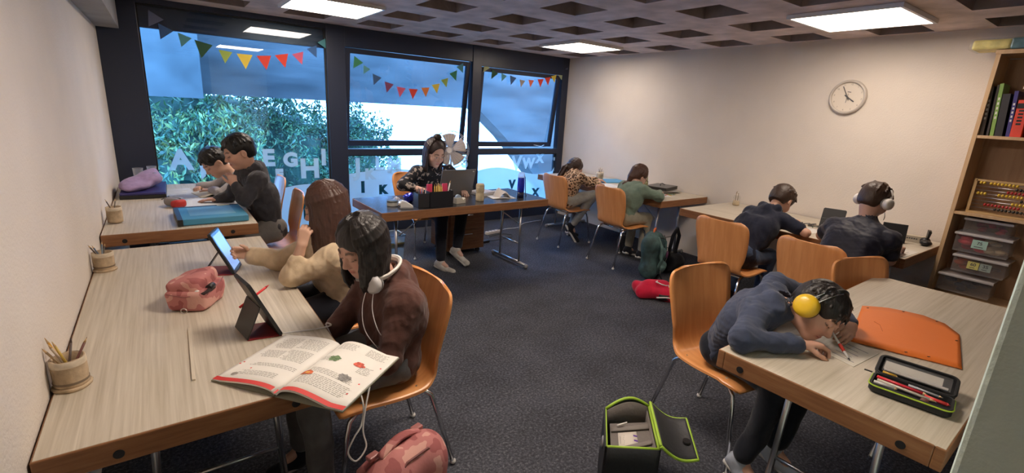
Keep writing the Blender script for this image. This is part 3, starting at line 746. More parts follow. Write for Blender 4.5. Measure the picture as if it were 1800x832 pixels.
class Head:
    def __init__(s, c, f, up=(0,0,1), hs=.86):
        s.c = np.array(c, float); s.f = nrm(f); u = np.array(up, float); s.r = nrm(np.cross(s.f, u)); s.u = nrm(np.cross(s.r, s.f)); s.s = hs
        s.A = np.array([s.r, s.f, s.u])
    def w(s, x, y, z): return s.c+s.s*(s.r*x+s.f*y+s.u*z)
    def loc(s, v): return (v-s.c)@s.A.T/s.s
    def ell(s, S, c, r, **k): S.ell(s.w(*c), np.array(r)*s.s, s.A, **k)
def head_shape(S, H, child=True):
    q = H.s; e = lambda c, r, k=.02, sub=False: H.ell(S, c, r, k=k*q, sub=sub)
    e((0,-.012,.028), (.076,.094,.086), .02); e((0,.024,-.040), (.058,.066,.070), .04); e((0,.066,-.094), (.022,.020,.018), .03)
    for x in (-1, 1):
        e((x*.034,.056,-.036), (.026,.026,.026), .025)
        e((x*.031,.098,.000), (.019,.016,.012), .014, True)
        e((x*.031,.079,-.001), (.0150,.0135,.0130), .003)
        e((x*.079,-.006,-.014), (.009,.019,.031), .008); e((x*.086,.000,-.012), (.006,.010,.017), .004, True)
        e((x*.010,.098,-.036), (.0085,.010,.007), .008)
        S.cap(H.w(x*.045,.074,.020), H.w(x*.016,.087,.018), .007*q, .007*q, k=.012*q)
    S.cap(H.w(0,.086,.004), H.w(0,.107,-.030), .0065*q, .0095*q, k=.010*q)
    e((0,.089,-.0585), (.020,.0085,.0050), .004); e((0,.0885,-.0675), (.016,.0080,.0058), .004); e((0,.080,-.080), (.018,.012,.008), .010)
def head_col(H, base, lips=(.50,.17,.14), brow=(.03,.02,.015), openeye=False, flush=.12):
    base = np.array(base)
    def f(v):
        c = np.tile(base, (len(v), 1)); p = H.loc(v); x, y, z = np.abs(p[:, 0]), p[:, 1], p[:, 2]; fr = y > .045
        def mix(m, col, a=1.0):
            a = np.clip(m, 0, 1)[:, None]*a; c[:] = c*(1-a)+np.array(col)*a
        mix(np.where(fr, np.exp(-((x-.042)**2+(z+.035)**2)/.0004), 0), (.62,.22,.17), flush*2)
        mix(np.where(fr & (x < .02), np.exp(-((z+.034)**2)/.0002), 0), (.62,.25,.18), flush)
        mix(np.where(fr, 1-np.maximum(np.abs(z+.063)/.0105, x/.0235)**3, 0), lips, .85)
        mix(np.where(fr & (x < .018), 1-np.abs(z+.0632)/.002, 0), (.15,.05,.04), .9)
        za = .0265-.35*(x-.03)**2/.03-.0; mix(np.where(fr & (x > .013) & (x < .050), 1.6-np.abs(z-za)/.0035, 0), brow, .85)
        if openeye:
            mix(np.where(fr & (y > .06), 1.8-np.sqrt(((x-.031)/.0125)**2+((z+.001)/.006)**2)*1.3, 0), (.70,.66,.62), .95)
            mix(np.where(fr & (y > .06), 3-np.sqrt((x-.031)**2+(z+.002)**2)/.0020, 0), (.05,.03,.02), 1)
            mix(np.where(fr & (x > .017) & (x < .046), 1.7-np.abs(z-.0065+14*(x-.031)**2)/.0018, 0), (.03,.02,.02), .9)
        else:
            mix(np.where(fr & (x > .016) & (x < .047), 1.7-np.abs(z+.0068-14*(x-.031)**2)/.0018, 0), (.03,.02,.02), .95)
        return c
    return f
def hand(S, w, d, n, side, curl=35, s=.82, thumb=.5, spread=.05, pinch=False):
    """palm, five unequal fingers with three bends each; n is the way the palm faces, side puts the thumb"""
    w = np.array(w, float); d = nrm(d); n = nrm(np.array(n)-d*np.dot(n, d)); t = nrm(np.cross(d, n))*side
    rot = lambda v, ax, a: v*math.cos(a)+np.cross(ax, v)*math.sin(a)+ax*np.dot(ax, v)*(1-math.cos(a))
    kn = [.086,.090,.086,.077]; ln = [.92,1.02,.96,.76]
    for i in range(4):
        o = (1.5-i)*.0195
        k_ = w+s*(d*kn[i]+t*o); b_ = w+s*(d*.012+t*o*.62)
        S.cap(b_, k_, .0135*s, .0112*s, k=.014)
        a = R(curl)*(.7+.12*i); q = k_; dd = nrm(d+t*o*spread*30)
        ax = nrm(np.cross(dd, n))
        for L, r0, r1, m in ((.043,.0100,.0090,.9), (.027,.0090,.0082,1.15), (.021,.0082,.0070,.8)):
            dd = rot(dd, ax, a*m) if np.dot(rot(dd, ax, .1), n) > np.dot(dd, n) else rot(dd, ax, -a*m)
            e = q+dd*L*ln[i]*s; S.cap(q, e, r0*s, r1*s, k=.0035); q = e
    q = w+s*(d*.022+t*.022+n*.006); dd = nrm(d*.62+t*(.75-.5*thumb)+n*(.2+thumb*.6))
    for L, r0, r1 in ((.044,.0135,.0110), (.031,.0108,.0095), (.024,.0095,.0075)):
        e = q+dd*L*s; S.cap(q, e, r0*s, r1*s, k=.008); q = e; dd = nrm(dd+d*.35-t*.25*thumb+n*.1)
def torso(S, hip, chest, neck, sh, g=1.0, k=.05, w=1.0):
    hip, chest, neck = map(np.array, (hip, chest, neck)); ax = nrm(sh[1]-sh[0])
    hx = ax*.075*w
    S.cap(hip-hx, hip+hx, .088*g*w, k=k)
    m = (hip+chest)/2
    S.cap(m-hx*.85, m+hx*.85, .080*g*w, k=k); m2 = hip*.25+chest*.75; S.cap(m2-hx*.95, m2+hx*.95, .083*g*w, k=k)
    S.cap(chest-hx, chest+hx, .086*g*w, k=k)
    c2 = chest*.45+neck*.55-np.array((0,0,.012)); S.cap(c2-hx*.9, c2+hx*.9, .062*g*w, k=k)
    S.cap(sh[0]*.92+c2*.08, c2, .047*g*w, .05*g*w, k=k); S.cap(sh[1]*.92+c2*.08, c2, .047*g*w, .05*g*w, k=k)
def person(lab, base, J, skin, hairc, head, top, trousers, shoes, s=.86, h=.005, hands=(), sleeve=(1.0, 1.0), short=False, seed=1, hood=False, hair=None, openeye=False, topmat=None, tw=1.0, slw=1.0, bodyextra=None, collar=True, neckr=.040):
    a = lambda k: np.array(J[k], float)
    root = thing('person', lab, 'person', base, 0)
    base = tuple(base); H = Head(*head)
    sh = [a('shL'), a('shR')]
    B = Soft(.02)
    torso(B, a('hip'), a('chest'), a('neck'), sh, .86, w=tw)
    hb = H.w(0,-.030,-.060)
    B.cap(a('neck')-np.array((0,0,.02)), hb, neckr*s/.86, .037*s/.86, k=.03)
    head_shape(B, H)
    for q in 'LR':
        B.cap(a('sh'+q), a('el'+q), .037*s/.86, .030*s/.86, k=.03); B.cap(a('el'+q), a('wr'+q), .031*s/.86, .021*s/.86, k=.012)
        B.cap(a('hj'+q), a('kn'+q), .062*s/.86, .043*s/.86, k=.03); B.cap(a('kn'+q), a('an'+q), .043*s/.86, .027*s/.86, k=.02)
        B.cap(a('an'+q), a('an'+q)+nrm(a('to'+q)-a('an'+q))*.07, .027*s/.86, .022, k=.02)
    for hd in hands: hand(B, **hd)
    if bodyextra: bodyextra(B)
    B.build('body', M_skin, root, base, h, col=head_col(H, skin, openeye=openeye))
    # top
    T = Soft(.03); torso(T, a('hip')+np.array((0,0,-.01)), a('chest'), a('neck'), sh, 1.06, w=tw)
    for i, q in enumerate('LR'):
        r = sleeve[i]; e = a('el'+q); w_ = a('wr'+q)
        if short:
            m = a('sh'+q)*.35+e*.65; T.cap(a('sh'+q), m, .053*slw, .054*slw, k=.035)
        else:
            T.cap(a('sh'+q), e, .052*slw, .045*slw, k=.04); end = e+(w_-e)*r*.90; T.cap(e, end, .045*slw, .035*slw, k=.02)
            T.cap(e+(w_-e)*r*.78, end, .036*slw, .031*slw, k=.01)
    if collar: T.cap(a('neck')-np.array((0,0,.025)), a('neck')+(hb-a('neck'))*.12, .060*s/.86, .050*s/.86, k=.03)
    if hood:
        dn = -np.array((H.f[0], H.f[1], 0)); dn = nrm(dn)*.055; nb = a('neck'); ax = nrm(sh[1]-sh[0])
        T.chain([nb+ax*.065-dn*.3+(0,0,.0), nb+ax*.062+dn*.6+(0,0,.018), nb+dn*1.35+(0,0,.010), nb-ax*.062+dn*.6+(0,0,.018), nb-ax*.065-dn*.3], [.018,.030,.036,.030,.018], k=.02)
        T.ell(nb+dn*1.6+np.array((0,0,-.055)), (.075,.035,.075), np.array([ax, nrm(dn), (0,0,1)]), k=.03)
    T.cap(a('neck')+(hb-a('neck'))*.10, hb, .047*s/.86, .050*s/.86, k=.005, sub=True)
    T.build('top', topmat or top, root, base, h, disp=lambda v: wob(v, .009, 38, seed)+wob(v, .004, 110, seed+5))
    # trousers
    U = Soft(.03); hx = nrm(sh[1]-sh[0])*.07
    U.cap(a('hip')-hx, a('hip')+hx, .094*tw, k=.04)
    for q in 'LR':
        U.cap(a('hj'+q), a('kn'+q), .079*s/.86, .058*s/.86, k=.04); an = a('an'+q)
        U.cap(a('kn'+q), a('kn'+q)*.12+an*.88, .056*s/.86, .043*s/.86, k=.02)
    U.build('trousers', trousers, root, base, max(h, .006), disp=lambda v: wob(v, .007, 34, seed+9))
    # shoes
    for q in 'LR':
        an, to = a('an'+q), a('to'+q); d = nrm(to-an); sd = nrm(np.cross(d, (0,0,1))); up = np.cross(sd, d)
        K = Soft(.02); sole = an-up*.035
        K.cap(sole-d*.03, sole+d*.03, .032, .031, k=.03); K.cap(sole+d*.03, to-up*.008, .031, .027, k=.03); K.cap(an-d*.012, an+up*.008, .037, .034, k=.03)
        sh_ = K.build('shoe', shoes[0], root, base, .006)
        K = Soft(.01)
        for t_ in (-.016, .016): K.cap(sole-d*.035-up*.024+sd*t_, to-up*.034+sd*t_*.8, .016, .014, k=.02)
        K.build('sole', shoes[1], sh_, base, .006)
    if hair: hair(root, H, base)
    return root, H
def hair_short(col, fringe=0, vol=1.0, seed=0, length=.0, h=.005, top=1.0):
    def f(root, H, base):
        S = Soft(.012); q = H.s
        H.ell(S, (0,-.016,.036), (.084*vol,.102*vol,.088*vol), k=.01)
        H.ell(S, (0,-.050,-.005), (.073*vol,.062*vol,.080*vol), k=.02)
        H.ell(S, (0,.105,-.040+fringe*-.02), (.068,.070,.088-fringe*.014), k=.012*q, sub=True)
        for x in (-1, 1): H.ell(S, (x*.082,.012,-.050), (.030,.040,.062), k=.012*q, sub=True)
        H.ell(S, (0,-.045,-.125), (.12,.09,.065), k=.015*q, sub=True)
        r = random.Random(seed)
        for i in range(110):
            a = r.uniform(-2.6, 2.6); e = r.uniform(.25, 1.35)
            p = np.array((math.sin(a)*math.cos(e)*.084, math.cos(a)*math.cos(e)*.098-.014, math.sin(e)*.088+.036))
            if p[1] > .05 and p[2] < .055: continue
            d = np.array((math.sin(a)*.02, math.cos(a)*.022, -.035+.02*math.sin(e)))+np.array([r.uniform(-.01,.01) for _ in range(3)])
            S.chain([H.w(*(p*1.0)), H.w(*(p*1.02+d*.5)), H.w(*(p*1.0+d))], [.0045*q*top, .0042*q*top, .0015*q], k=.007)
        S.build('hair', hairmat(col), root, base, h, disp=lambda v: wob(v, .002, 110, seed))
    return f
def hair_long(col, length=.30, seed=0, n=70, h=.005, back=None, gather=None, open_=2.45, hl=0.0):
    def f(root, H, base):
        S = Soft(.01); q = H.s; r = random.Random(seed)
        H.ell(S, (0,-.016,.036), (.084,.102,.086), k=.01); H.ell(S, (0,-.045,-.01), (.080,.068,.085), k=.02)
        H.ell(S, (0,.108,-.040+hl), (.062+hl*.3,.070+hl*.5,.090), k=.012*q, sub=True)
        H.ell(S, (0,.0,-.13), (.10,.08,.06), k=.015*q, sub=True)
        for i in range(n*3):
            a = r.uniform(-open_, open_)+PI      # azimuth measured from the face
            rr = r.uniform(.96, 1.05)
            sx, cy = math.sin(a), math.cos(a); front = cy > -.05
            if hl and cy > .35: continue
            pts = []
            for e in (1.25, .85, .45, .1, -.25):
                pts.append(H.w(sx*math.cos(e)*.086*rr, cy*math.cos(e)*.100*rr-.014, math.sin(e)*.090*rr+.036))
            L = length*r.uniform(.75, 1.08)*(.9 if front else 1)
            p = pts[-1]; out = nrm(np.array((p-H.c)[:2].tolist()+[0]))
            if gather is not None:
                g = np.array(gather); pts += [(p+g)/2+out*.012, g+np.array([r.uniform(-.01,.01) for _ in range(3)])]
            else:
                bd = np.array(back if back is not None else (0,0,0), float); m = 5
                for j in range(1, m+1):
                    t = j/m; pts.append(p+np.array((0,0,-1))*L*t+bd*L*t+out*(.012*math.sin(3*t)-.02*t)+np.array([r.uniform(-.004,.004), r.uniform(-.004,.004), 0]))
            rs = [.0055*q]*3+[.0068*q]*(len(pts)-4)+[.002*q]
            S.chain(pts, rs, k=.0045)
        if gather is not None:
            g = np.array(gather); gd = np.array(back, float)
            for i in range(16):
                o_ = np.array([r.uniform(-.018,.018) for _ in range(3)]); L = length*r.uniform(.7,1.05)
                S.chain([g+o_*.4, g+gd*L*.35+o_*1.3+(0,0,.01), g+gd*L*.7+o_*1.2-np.array((0,0,.25))*L*.5, g+gd*L+o_*.6-np.array((0,0,.5))*L], [.008,.010,.009,.003], k=.008)
        S.build('hair', hairmat(col), root, base, h, disp=lambda v: wob(v, .0015, 120, seed))
    return f
# ================================================================ people
WHITE_SOLE = mat('white_sole', (.65,.64,.62), .6)
def T3(*v): return V(v)
def person_std(**k): return person(**k)
denim = cloth('denim', (.05,.08,.15), .25); darkcl = cloth('black_trousers', (.012,.013,.02)); navy = cloth('navy_cloth', (.013,.016,.032)); greytr = cloth('grey_trousers', (.11,.11,.115), .15)

# girl in the brown hoodie
J = dict(hip=(.71,1.835,.545), chest=(.745,1.84,.76), neck=(.72,1.85,.885), shL=(.745,1.700,.815), shR=(.70,1.985,.83), elL=(.64,1.655,.60), elR=(.56,2.02,.62), wrL=(.47,1.74,.585), wrR=(.44,1.92,.60),
    hjL=(.70,1.755,.535), hjR=(.70,1.915,.535), knL=(.36,1.70,.53), knR=(.36,1.93,.53), anL=(.38,1.68,.10), anR=(.36,1.95,.10), toL=(.25,1.67,.045), toR=(.23,1.95,.045))
root, Hb = person('girl in a dark brown hoodie seated at the open book', (.70,1.84,0), J, (.56,.33,.25), None,
    ((.615,1.845,1.035), (-.86,-.28,-.42), (0,0,1), 1.02), cloth('brown_hoodie', (.090,.040,.032), .12), greytr, (darkcl, WHITE_SOLE), s=.95, h=.005,
    hands=[dict(w=(.47,1.74,.585), d=(-.8,.5,0), n=(0,.3,-1), side=-1, curl=40), dict(w=(.44,1.92,.60), d=(-.8,-.5,0), n=(0,-.3,-1), side=1, curl=40)], hood=True, seed=3,
    hair=hair_long((.014,.011,.011), .19, 4, 80, .0036, back=(.05,.0,0)), tw=1.05, slw=1.1)
# girl in beige
J = dict(hip=(.71,2.52,.545), chest=(.68,2.50,.77), neck=(.655,2.495,.90), shL=(.665,2.345,.825), shR=(.65,2.65,.835), elL=(.455,2.44,.735), elR=(.46,2.74,.735), wrL=(.505,2.42,.895), wrR=(.325,2.79,.765),
    hjL=(.70,2.44,.535), hjR=(.70,2.60,.535), knL=(.37,2.42,.53), knR=(.37,2.62,.53), anL=(.40,2.42,.10), anR=(.40,2.62,.10), toL=(.27,2.42,.045), toR=(.27,2.62,.045))
person('girl in a beige sweater with long brown hair, her hand on a tablet', (.70,2.52,0), J, (.60,.37,.27), None,
    ((.645,2.49,1.065), (-.80,.42,-.30), (0,0,1), 1.04), cloth('beige_sweater', (.62,.49,.33), .08), darkcl, (darkcl, WHITE_SOLE), s=.95, h=.0055,
    hands=[dict(w=(.505,2.42,.895), d=(.30,.22,.92), n=(.6,.7,-.2), side=1, curl=55), dict(w=(.325,2.79,.765), d=(-.8,-.1,.30), n=(-.1,-1,.1), side=1, curl=45)], sleeve=(.55,1.0), seed=8,
    hair=hair_long((.065,.030,.022), .30, 9, 90, .004, back=(.03,-.05,0)), tw=1.1, slw=1.2)
# boy in dark hoodie
J = dict(hip=(.63,4.10,.60), chest=(.585,4.10,.88), neck=(.52,4.12,1.06), shL=(.555,3.955,.99), shR=(.50,4.27,1.0), elL=P(432,352,y=3.93), elR=(.40,4.40,.80), wrL=P(412,326,y=3.99), wrR=P(383,350,z=.775),
    hjL=(.62,4.02,.58), hjR=(.62,4.18,.58), knL=(.38,4.00,.50), knR=(.38,4.2,.50), anL=(.66,4.0,.14), anR=(.66,4.2,.14), toL=(.60,4.0,.05), toR=(.60,4.2,.05))
person('boy in a dark grey hoodie leaning on his fist by the left window', (.62,4.10,0), J, (.58,.33,.24), None,
    (P(420,266,y=4.10), (-.90,-.12,-.38), (0,0,1), 1.05), cloth('charcoal_hoodie', (.045,.043,.05), .15), cloth('grey_joggers', (.16,.15,.14)), (darkcl, WHITE_SOLE), s=.98, h=.0065,
    hands=[dict(w=P(412,326,y=3.99), d=(-.15,.25,1), n=(-.2,.9,0), side=1, curl=75), dict(w=P(383,350,z=.775), d=(-1,.35,-.05), n=(0,0,-1), side=-1, curl=12)], hood=True, seed=12,
    hair=hair_short((.008,.007,.007), -1.0, 1.03, 3, h=.0065), tw=1.0, slw=1.05)
# boy in grey at the glass
J = dict(hip=(.64,4.86,.56), chest=(.58,4.80,.80), neck=(.47,4.76,.95), shL=(.52,4.63,.90), shR=(.50,4.93,.90), elL=(.36,4.60,.78), elR=(.34,5.02,.78), wrL=P(372,335,z=.775), wrR=P(350,328,z=.775),
    hjL=(.62,4.78,.54), hjR=(.62,4.94,.54), knL=(.30,4.78,.50), knR=(.30,4.94,.50), anL=(.34,4.78,.10), anR=(.34,4.94,.10), toL=(.22,4.78,.045), toR=(.22,4.94,.045))
person('boy in a light grey shirt bent low over his paper by the left window', (.62,4.86,0), J, (.58,.35,.25), None,
    (P(377,285,y=4.72), (-.72,-.22,-.66), (-.4,0,1), 1.02), cloth('light_grey_shirt', (.36,.34,.34), .1), darkcl, (darkcl, WHITE_SOLE), s=.93, h=.0065,
    hands=[dict(w=P(372,335,z=.775), d=(-.8,.6,0), n=(0,0,-1), side=-1, curl=35), dict(w=P(350,328,z=.775), d=(-.3,-.9,-.1), n=(.3,0,-1), side=1, curl=50)], seed=14,
    hair=hair_short((.010,.009,.009), -.6, 1.02, 5, h=.0065))
# woman
wrR = P(757,339,z=.775)
J = dict(hip=(2.24,4.66,.56), chest=(2.235,4.52,.84), neck=(2.23,4.43,1.00), shL=(2.40,4.42,.93), shR=(2.05,4.45,.935), elR=P(708,325,y=4.36), elL=(2.56,4.30,.78), wrR=wrR, wrL=(2.42,4.16,.775),
    hjL=(2.33,4.62,.55), hjR=(2.15,4.62,.55), knL=(2.44,4.20,.57), knR=(2.20,4.20,.52), anL=P(803,440,y=4.10), anR=P(775,462,y=4.08), toL=P(822,462,y=3.98), toR=P(797,477,y=3.96))
floral = mat('floral_black', (.012,.012,.016), .75, spec=.3, bump=.3, bscale=25)
nt, b = nodes_of(floral); tc = nt.nodes.new('ShaderNodeTexCoord'); vz = nt.nodes.new('ShaderNodeTexVoronoi'); vz.inputs['Scale'].default_value = 17
nz = nt.nodes.new('ShaderNodeTexNoise'); nz.inputs['Scale'].default_value = 26; nz.inputs['Detail'].default_value = 5
nt.links.new(tc.outputs['Object'], nz.inputs['Vector']); r_ = ramp(nt, [(.56, (.012,.012,.016)), (.60, (.30,.25,.22))]); nt.links.new(nz.outputs[0], r_.inputs[0]); nt.links.new(r_.outputs[0], b.inputs['Base Color'])
root, Hw = person('woman with glasses and tied dark hair in a black floral blouse, working at the laptop', (2.24,4.60,0), J, (.62,.40,.32), None,
    (P(764,268,y=4.34), (.10,-.88,-.42), (0,0,1), 1.12), floral, darkcl, (cloth('white_trainers', (.55,.53,.50), .2), WHITE_SOLE), s=1.0, h=.006,
    hands=[dict(w=wrR, d=(.75,-.6,-.1), n=(0,.1,-1), side=-1, curl=30), dict(w=(2.42,4.16,.775), d=(-.3,-.9,0), n=(0,0,-1), side=1, curl=30)], sleeve=(.45,.45), seed=20,
    hair=hair_long((.028,.018,.017), .22, 21, 60, .0042, back=(-.05,.12,0), open_=2.2, hl=.035), openeye=True, slw=1.2, tw=1.15)
# bun, necklace, glasses
S_ = Soft(.01); S_.ell(Hw.w(-.01,-.035,.132), (.044,.040,.034)); S_.build('hair_bun', hairmat((.022,.014,.014)), root, tuple(root.location), .005)
g = MB(); L0 = V(root.location)
for x in (-1, 1):
    pts = [V(Hw.w(x*.034+.025*math.cos(a*PI/10), .107, -.004+.023*math.sin(a*PI/10)))-L0 for a in range(21)]; g.tube(pts, .0016, 6)
    g.tube([V(Hw.w(x*.059,.104,.004))-L0, V(Hw.w(x*.082,.0,.0))-L0], .0015, 6)
g.tube([V(Hw.w(-.009,.109,.0))-L0, V(Hw.w(.009,.109,.0))-L0], .0016, 6); g.build('glasses', mat('glasses_metal', (.45,.30,.26), .3, metal=.8), root)
nl = V(Hw.w(0,-.02,-.13))-L0
MB().tube([V((2.24-.055,4.375,.985))-L0, V((2.235-.03,4.335,.935))-L0, V((2.24,4.325,.915))-L0, V((2.275,4.335,.935))-L0, V((2.30,4.375,.985))-L0], .0018, 6).build('necklace', M_chrome, root)
# girl in leopard print
leo = mat('leopard_print', (.45,.27,.15), .8, spec=.2, bump=.3, bscale=25)
nt, b = nodes_of(leo); tc = nt.nodes.new('ShaderNodeTexCoord'); vz = nt.nodes.new('ShaderNodeTexVoronoi'); vz.inputs['Scale'].default_value = 40; vz.inputs['Randomness'].default_value = .9
nt.links.new(tc.outputs['Object'], vz.inputs['Vector']); r_ = ramp(nt, [(.20, (.30,.15,.07)), (.26, (.010,.008,.008)), (.44, (.012,.010,.010)), (.50, (.52,.36,.24))]); nt.links.new(vz.outputs['Distance'], r_.inputs[0]); nt.links.new(r_.outputs[0], b.inputs['Base Color'])
wr = P(1054,324,z=.77); wl = P(1050,316,z=.775)
J = dict(hip=(4.0,4.37,.555), chest=(4.05,4.35,.78), neck=(4.09,4.33,.905), shR=(4.08,4.19,.84), shL=(4.11,4.49,.85), elR=P(1033,322,x=4.19), elL=(4.32,4.48,.78), wrR=wr, wrL=wl,
    hjR=(4.0,4.30,.54), hjL=(4.0,4.44,.54), knR=P(1044,343,x=4.27), knL=(4.30,4.40,.55), anR=P(1005,398,x=4.12), anL=(4.20,4.42,.13), toR=P(1016,424,x=4.20), toL=(4.32,4.42,.05))
person('girl in a leopard print top and pale jeans writing near the window corner', (4.02,4.37,0), J, (.60,.36,.27), None,
    (P(1011,296,x=4.15), (.80,-.30,-.50), (0,0,1), .98), leo, cloth('pale_jeans', (.36,.36,.33), .12), (darkcl, WHITE_SOLE), s=.88, h=.0065,
    hands=[dict(w=wr, d=(.9,.2,-.1), n=(0,.2,-1), side=1, curl=35), dict(w=wl, d=(.7,-.6,-.1), n=(0,0,-1), side=-1, curl=35)], seed=31,
    hair=hair_long((.035,.018,.014), .26, 32, 60, .0065, gather=P(999,289,x=4.06), back=(-.62,.12,-.62), hl=.03), tw=.95)
# girl in green
J = dict(hip=(4.0,3.45,.545), chest=(4.08,3.42,.76), neck=(4.16,3.395,.89), shR=(4.135,3.26,.83), shL=(4.14,3.57,.83), elR=P(1158,347,z=.785), elL=(4.32,3.60,.785), wrR=(4.50,3.36,.775), wrL=(4.50,3.50,.775),
    hjR=(4.0,3.37,.53), hjL=(4.0,3.53,.53), knR=(4.33,3.35,.50), knL=(4.33,3.53,.50), anR=(4.30,3.34,.10), anL=(4.30,3.53,.10), toR=(4.42,3.34,.045), toL=(4.42,3.53,.045))
root, Hg = person('girl in a sage green sweater with tied brown hair bent over her exercise book', (4.02,3.44,0), J, (.60,.37,.28), None,
    (P(1123,310,x=4.27), (.80,-.16,-.58), (0,0,1), 1.02), cloth('green_sweater', (.15,.21,.165), .1), cloth('khaki_trousers', (.32,.30,.23)), (darkcl, WHITE_SOLE), s=.90, h=.0065,
    hands=[dict(w=(4.50,3.36,.775), d=(.9,.3,0), n=(0,0,-1), side=1, curl=35), dict(w=(4.50,3.50,.775), d=(.9,-.3,0), n=(0,0,-1), side=-1, curl=30)], seed=37,
    hair=hair_long((.065,.028,.018), .22, 38, 60, .0065, gather=P(1103,320,x=4.14), back=(-.55,-.05,-.55), hl=.03), slw=1.1)
g = MB(); L0 = V(root.location)
for x in (-1, 1):
    g.tube([V(Hg.w(x*.034+.024*math.cos(a*PI/8), .107, -.004+.022*math.sin(a*PI/8)))-L0 for a in range(17)], .0018, 6).tube([V(Hg.w(x*.058,.104,.004))-L0, V(Hg.w(x*.082,.0,.0))-L0], .0016, 6)
g.build('glasses', M_blackpl, root)
# boy in navy tee
er = P(1417,410,z=.775)
J = dict(hip=(3.80,1.98,.545), chest=(3.98,1.955,.77), neck=(4.14,1.93,.905), shR=(4.09,1.80,.835), shL=(4.09,2.08,.845), elR=er, elL=(4.34,2.16,.785), wrR=(4.46,1.86,.78), wrL=(4.50,2.04,.78),
    hjR=(3.82,1.90,.53), hjL=(3.82,2.06,.53), knR=(4.10,1.86,.51), knL=(4.10,2.08,.51), anR=(4.02,1.86,.10), anL=(4.05,2.10,.10), toR=(4.14,1.86,.045), toL=(4.17,2.10,.045))
person('boy in a navy t-shirt and jeans with bowed brown head at the right wall table', (3.85,1.97,0), J, (.60,.35,.25), None,
    (P(1374,352,x=4.27), (.66,-.10,-.74), (.5,0,1), 1.04), navy, denim, (darkcl, WHITE_SOLE), s=.93, h=.006, short=True,
    hands=[dict(w=(4.46,1.86,.78), d=(.9,.3,0), n=(0,0,-1), side=1, curl=35), dict(w=(4.50,2.04,.78), d=(.9,-.3,0), n=(0,0,-1), side=-1, curl=30)], seed=41, hood=True,
    hair=hair_short((.038,.020,.013), -.8, 1.08, 43, h=.005, top=1.2), tw=1.05)
# boy in white headphones
J = dict(hip=(3.74,1.24,.555), chest=(3.90,1.22,.84), neck=(4.0,1.205,.99), shR=(3.94,1.025,.885), shL=(3.96,1.385,.895), elR=P(1563,458,x=4.03), elL=(4.10,1.50,.785), wrR=(4.24,1.04,.78), wrL=(4.34,1.38,.78),
    hjR=(3.76,1.15,.54), hjL=(3.76,1.33,.54), knR=(4.10,1.12,.53), knL=(4.10,1.36,.53), anR=(4.08,1.1,.10), anL=(4.08,1.36,.10), toR=(4.22,1.1,.045), toL=(4.22,1.36,.045))
satin = cloth('dark_shiny_shirt', (.012,.013,.026), .1); satin.node_tree.nodes['Principled BSDF'].inputs['Roughness'].default_value = .5
root, Hh = person('broad-backed boy in a dark shiny shirt seated beside the bookcase', (3.78,1.24,0), J, (.60,.36,.27), None,
    (P(1537,352,x=4.07), (.86,-.30,-.42), (0,0,1), 1.04), satin, darkcl, (darkcl, WHITE_SOLE), s=1.05, h=.006, short=True,
    hands=[dict(w=(4.24,1.04,.78), d=(.9,.2,0), n=(0,0,-1), side=1, curl=40), dict(w=(4.34,1.38,.78), d=(.9,-.2,0), n=(0,0,-1), side=-1, curl=30)], seed=51,
    hair=hair_short((.045,.024,.015), -.6, 1.0, 53, h=.006), tw=1.10, slw=1.10)
# near boy in yellow ear defenders
cam3 = lambda r, u, t: np.array(CR*r+CU*u-CF*t)
hc = P(1438,546,z=.875); f_ = cam3(.24,-.705,.63); u_ = cam3(.65,.62,.45)
wrR = P(1408,606,z=.775); wrL = P(1496,572,z=.79)
J = dict(hip=(2.17,1.10,.55), chest=(2.06,.98,.755), neck=P(1372,530,z=.885), shR=P(1338,545,z=.845), shL=(2.27,.97,.87), elR=P(1305,596,z=.785), elL=(2.46,.83,.785), wrR=wrR, wrL=wrL,
    hjR=(2.09,1.08,.54), hjL=(2.26,1.08,.54), knR=(2.02,.76,.53), knL=(2.26,.76,.53), anR=(1.98,.84,.11), anL=(2.20,.80,.11), toR=(1.96,.72,.05), toL=(2.2,.68,.05))
cl_nb = cloth('blue_grey_hoodie', (.050,.062,.105), .1)
root, Hn = person('boy in a blue-grey hoodie lying over the near right table to write', (2.15,1.06,0), J, (.60,.34,.25), None,
    (hc, f_, u_, .98), cl_nb, cloth('navy_trousers', (.010,.012,.020)), (cloth('pale_trainers', (.35,.38,.45)), WHITE_SOLE), s=.92, h=.0045,
    hands=[dict(w=wrR, d=P(1440,606,z=.775)-wrR, n=(.1,-.3,-1), side=-1, curl=55, thumb=.6), dict(w=wrL, d=P(1466,622,z=.775)-wrL, n=(-.5,.4,-.8), side=1, curl=42, thumb=.8)], seed=61, hood=True,
    hair=hair_short((.012,.009,.009), -.2, 1.04, 63, h=.004, top=.5), slw=1.05)
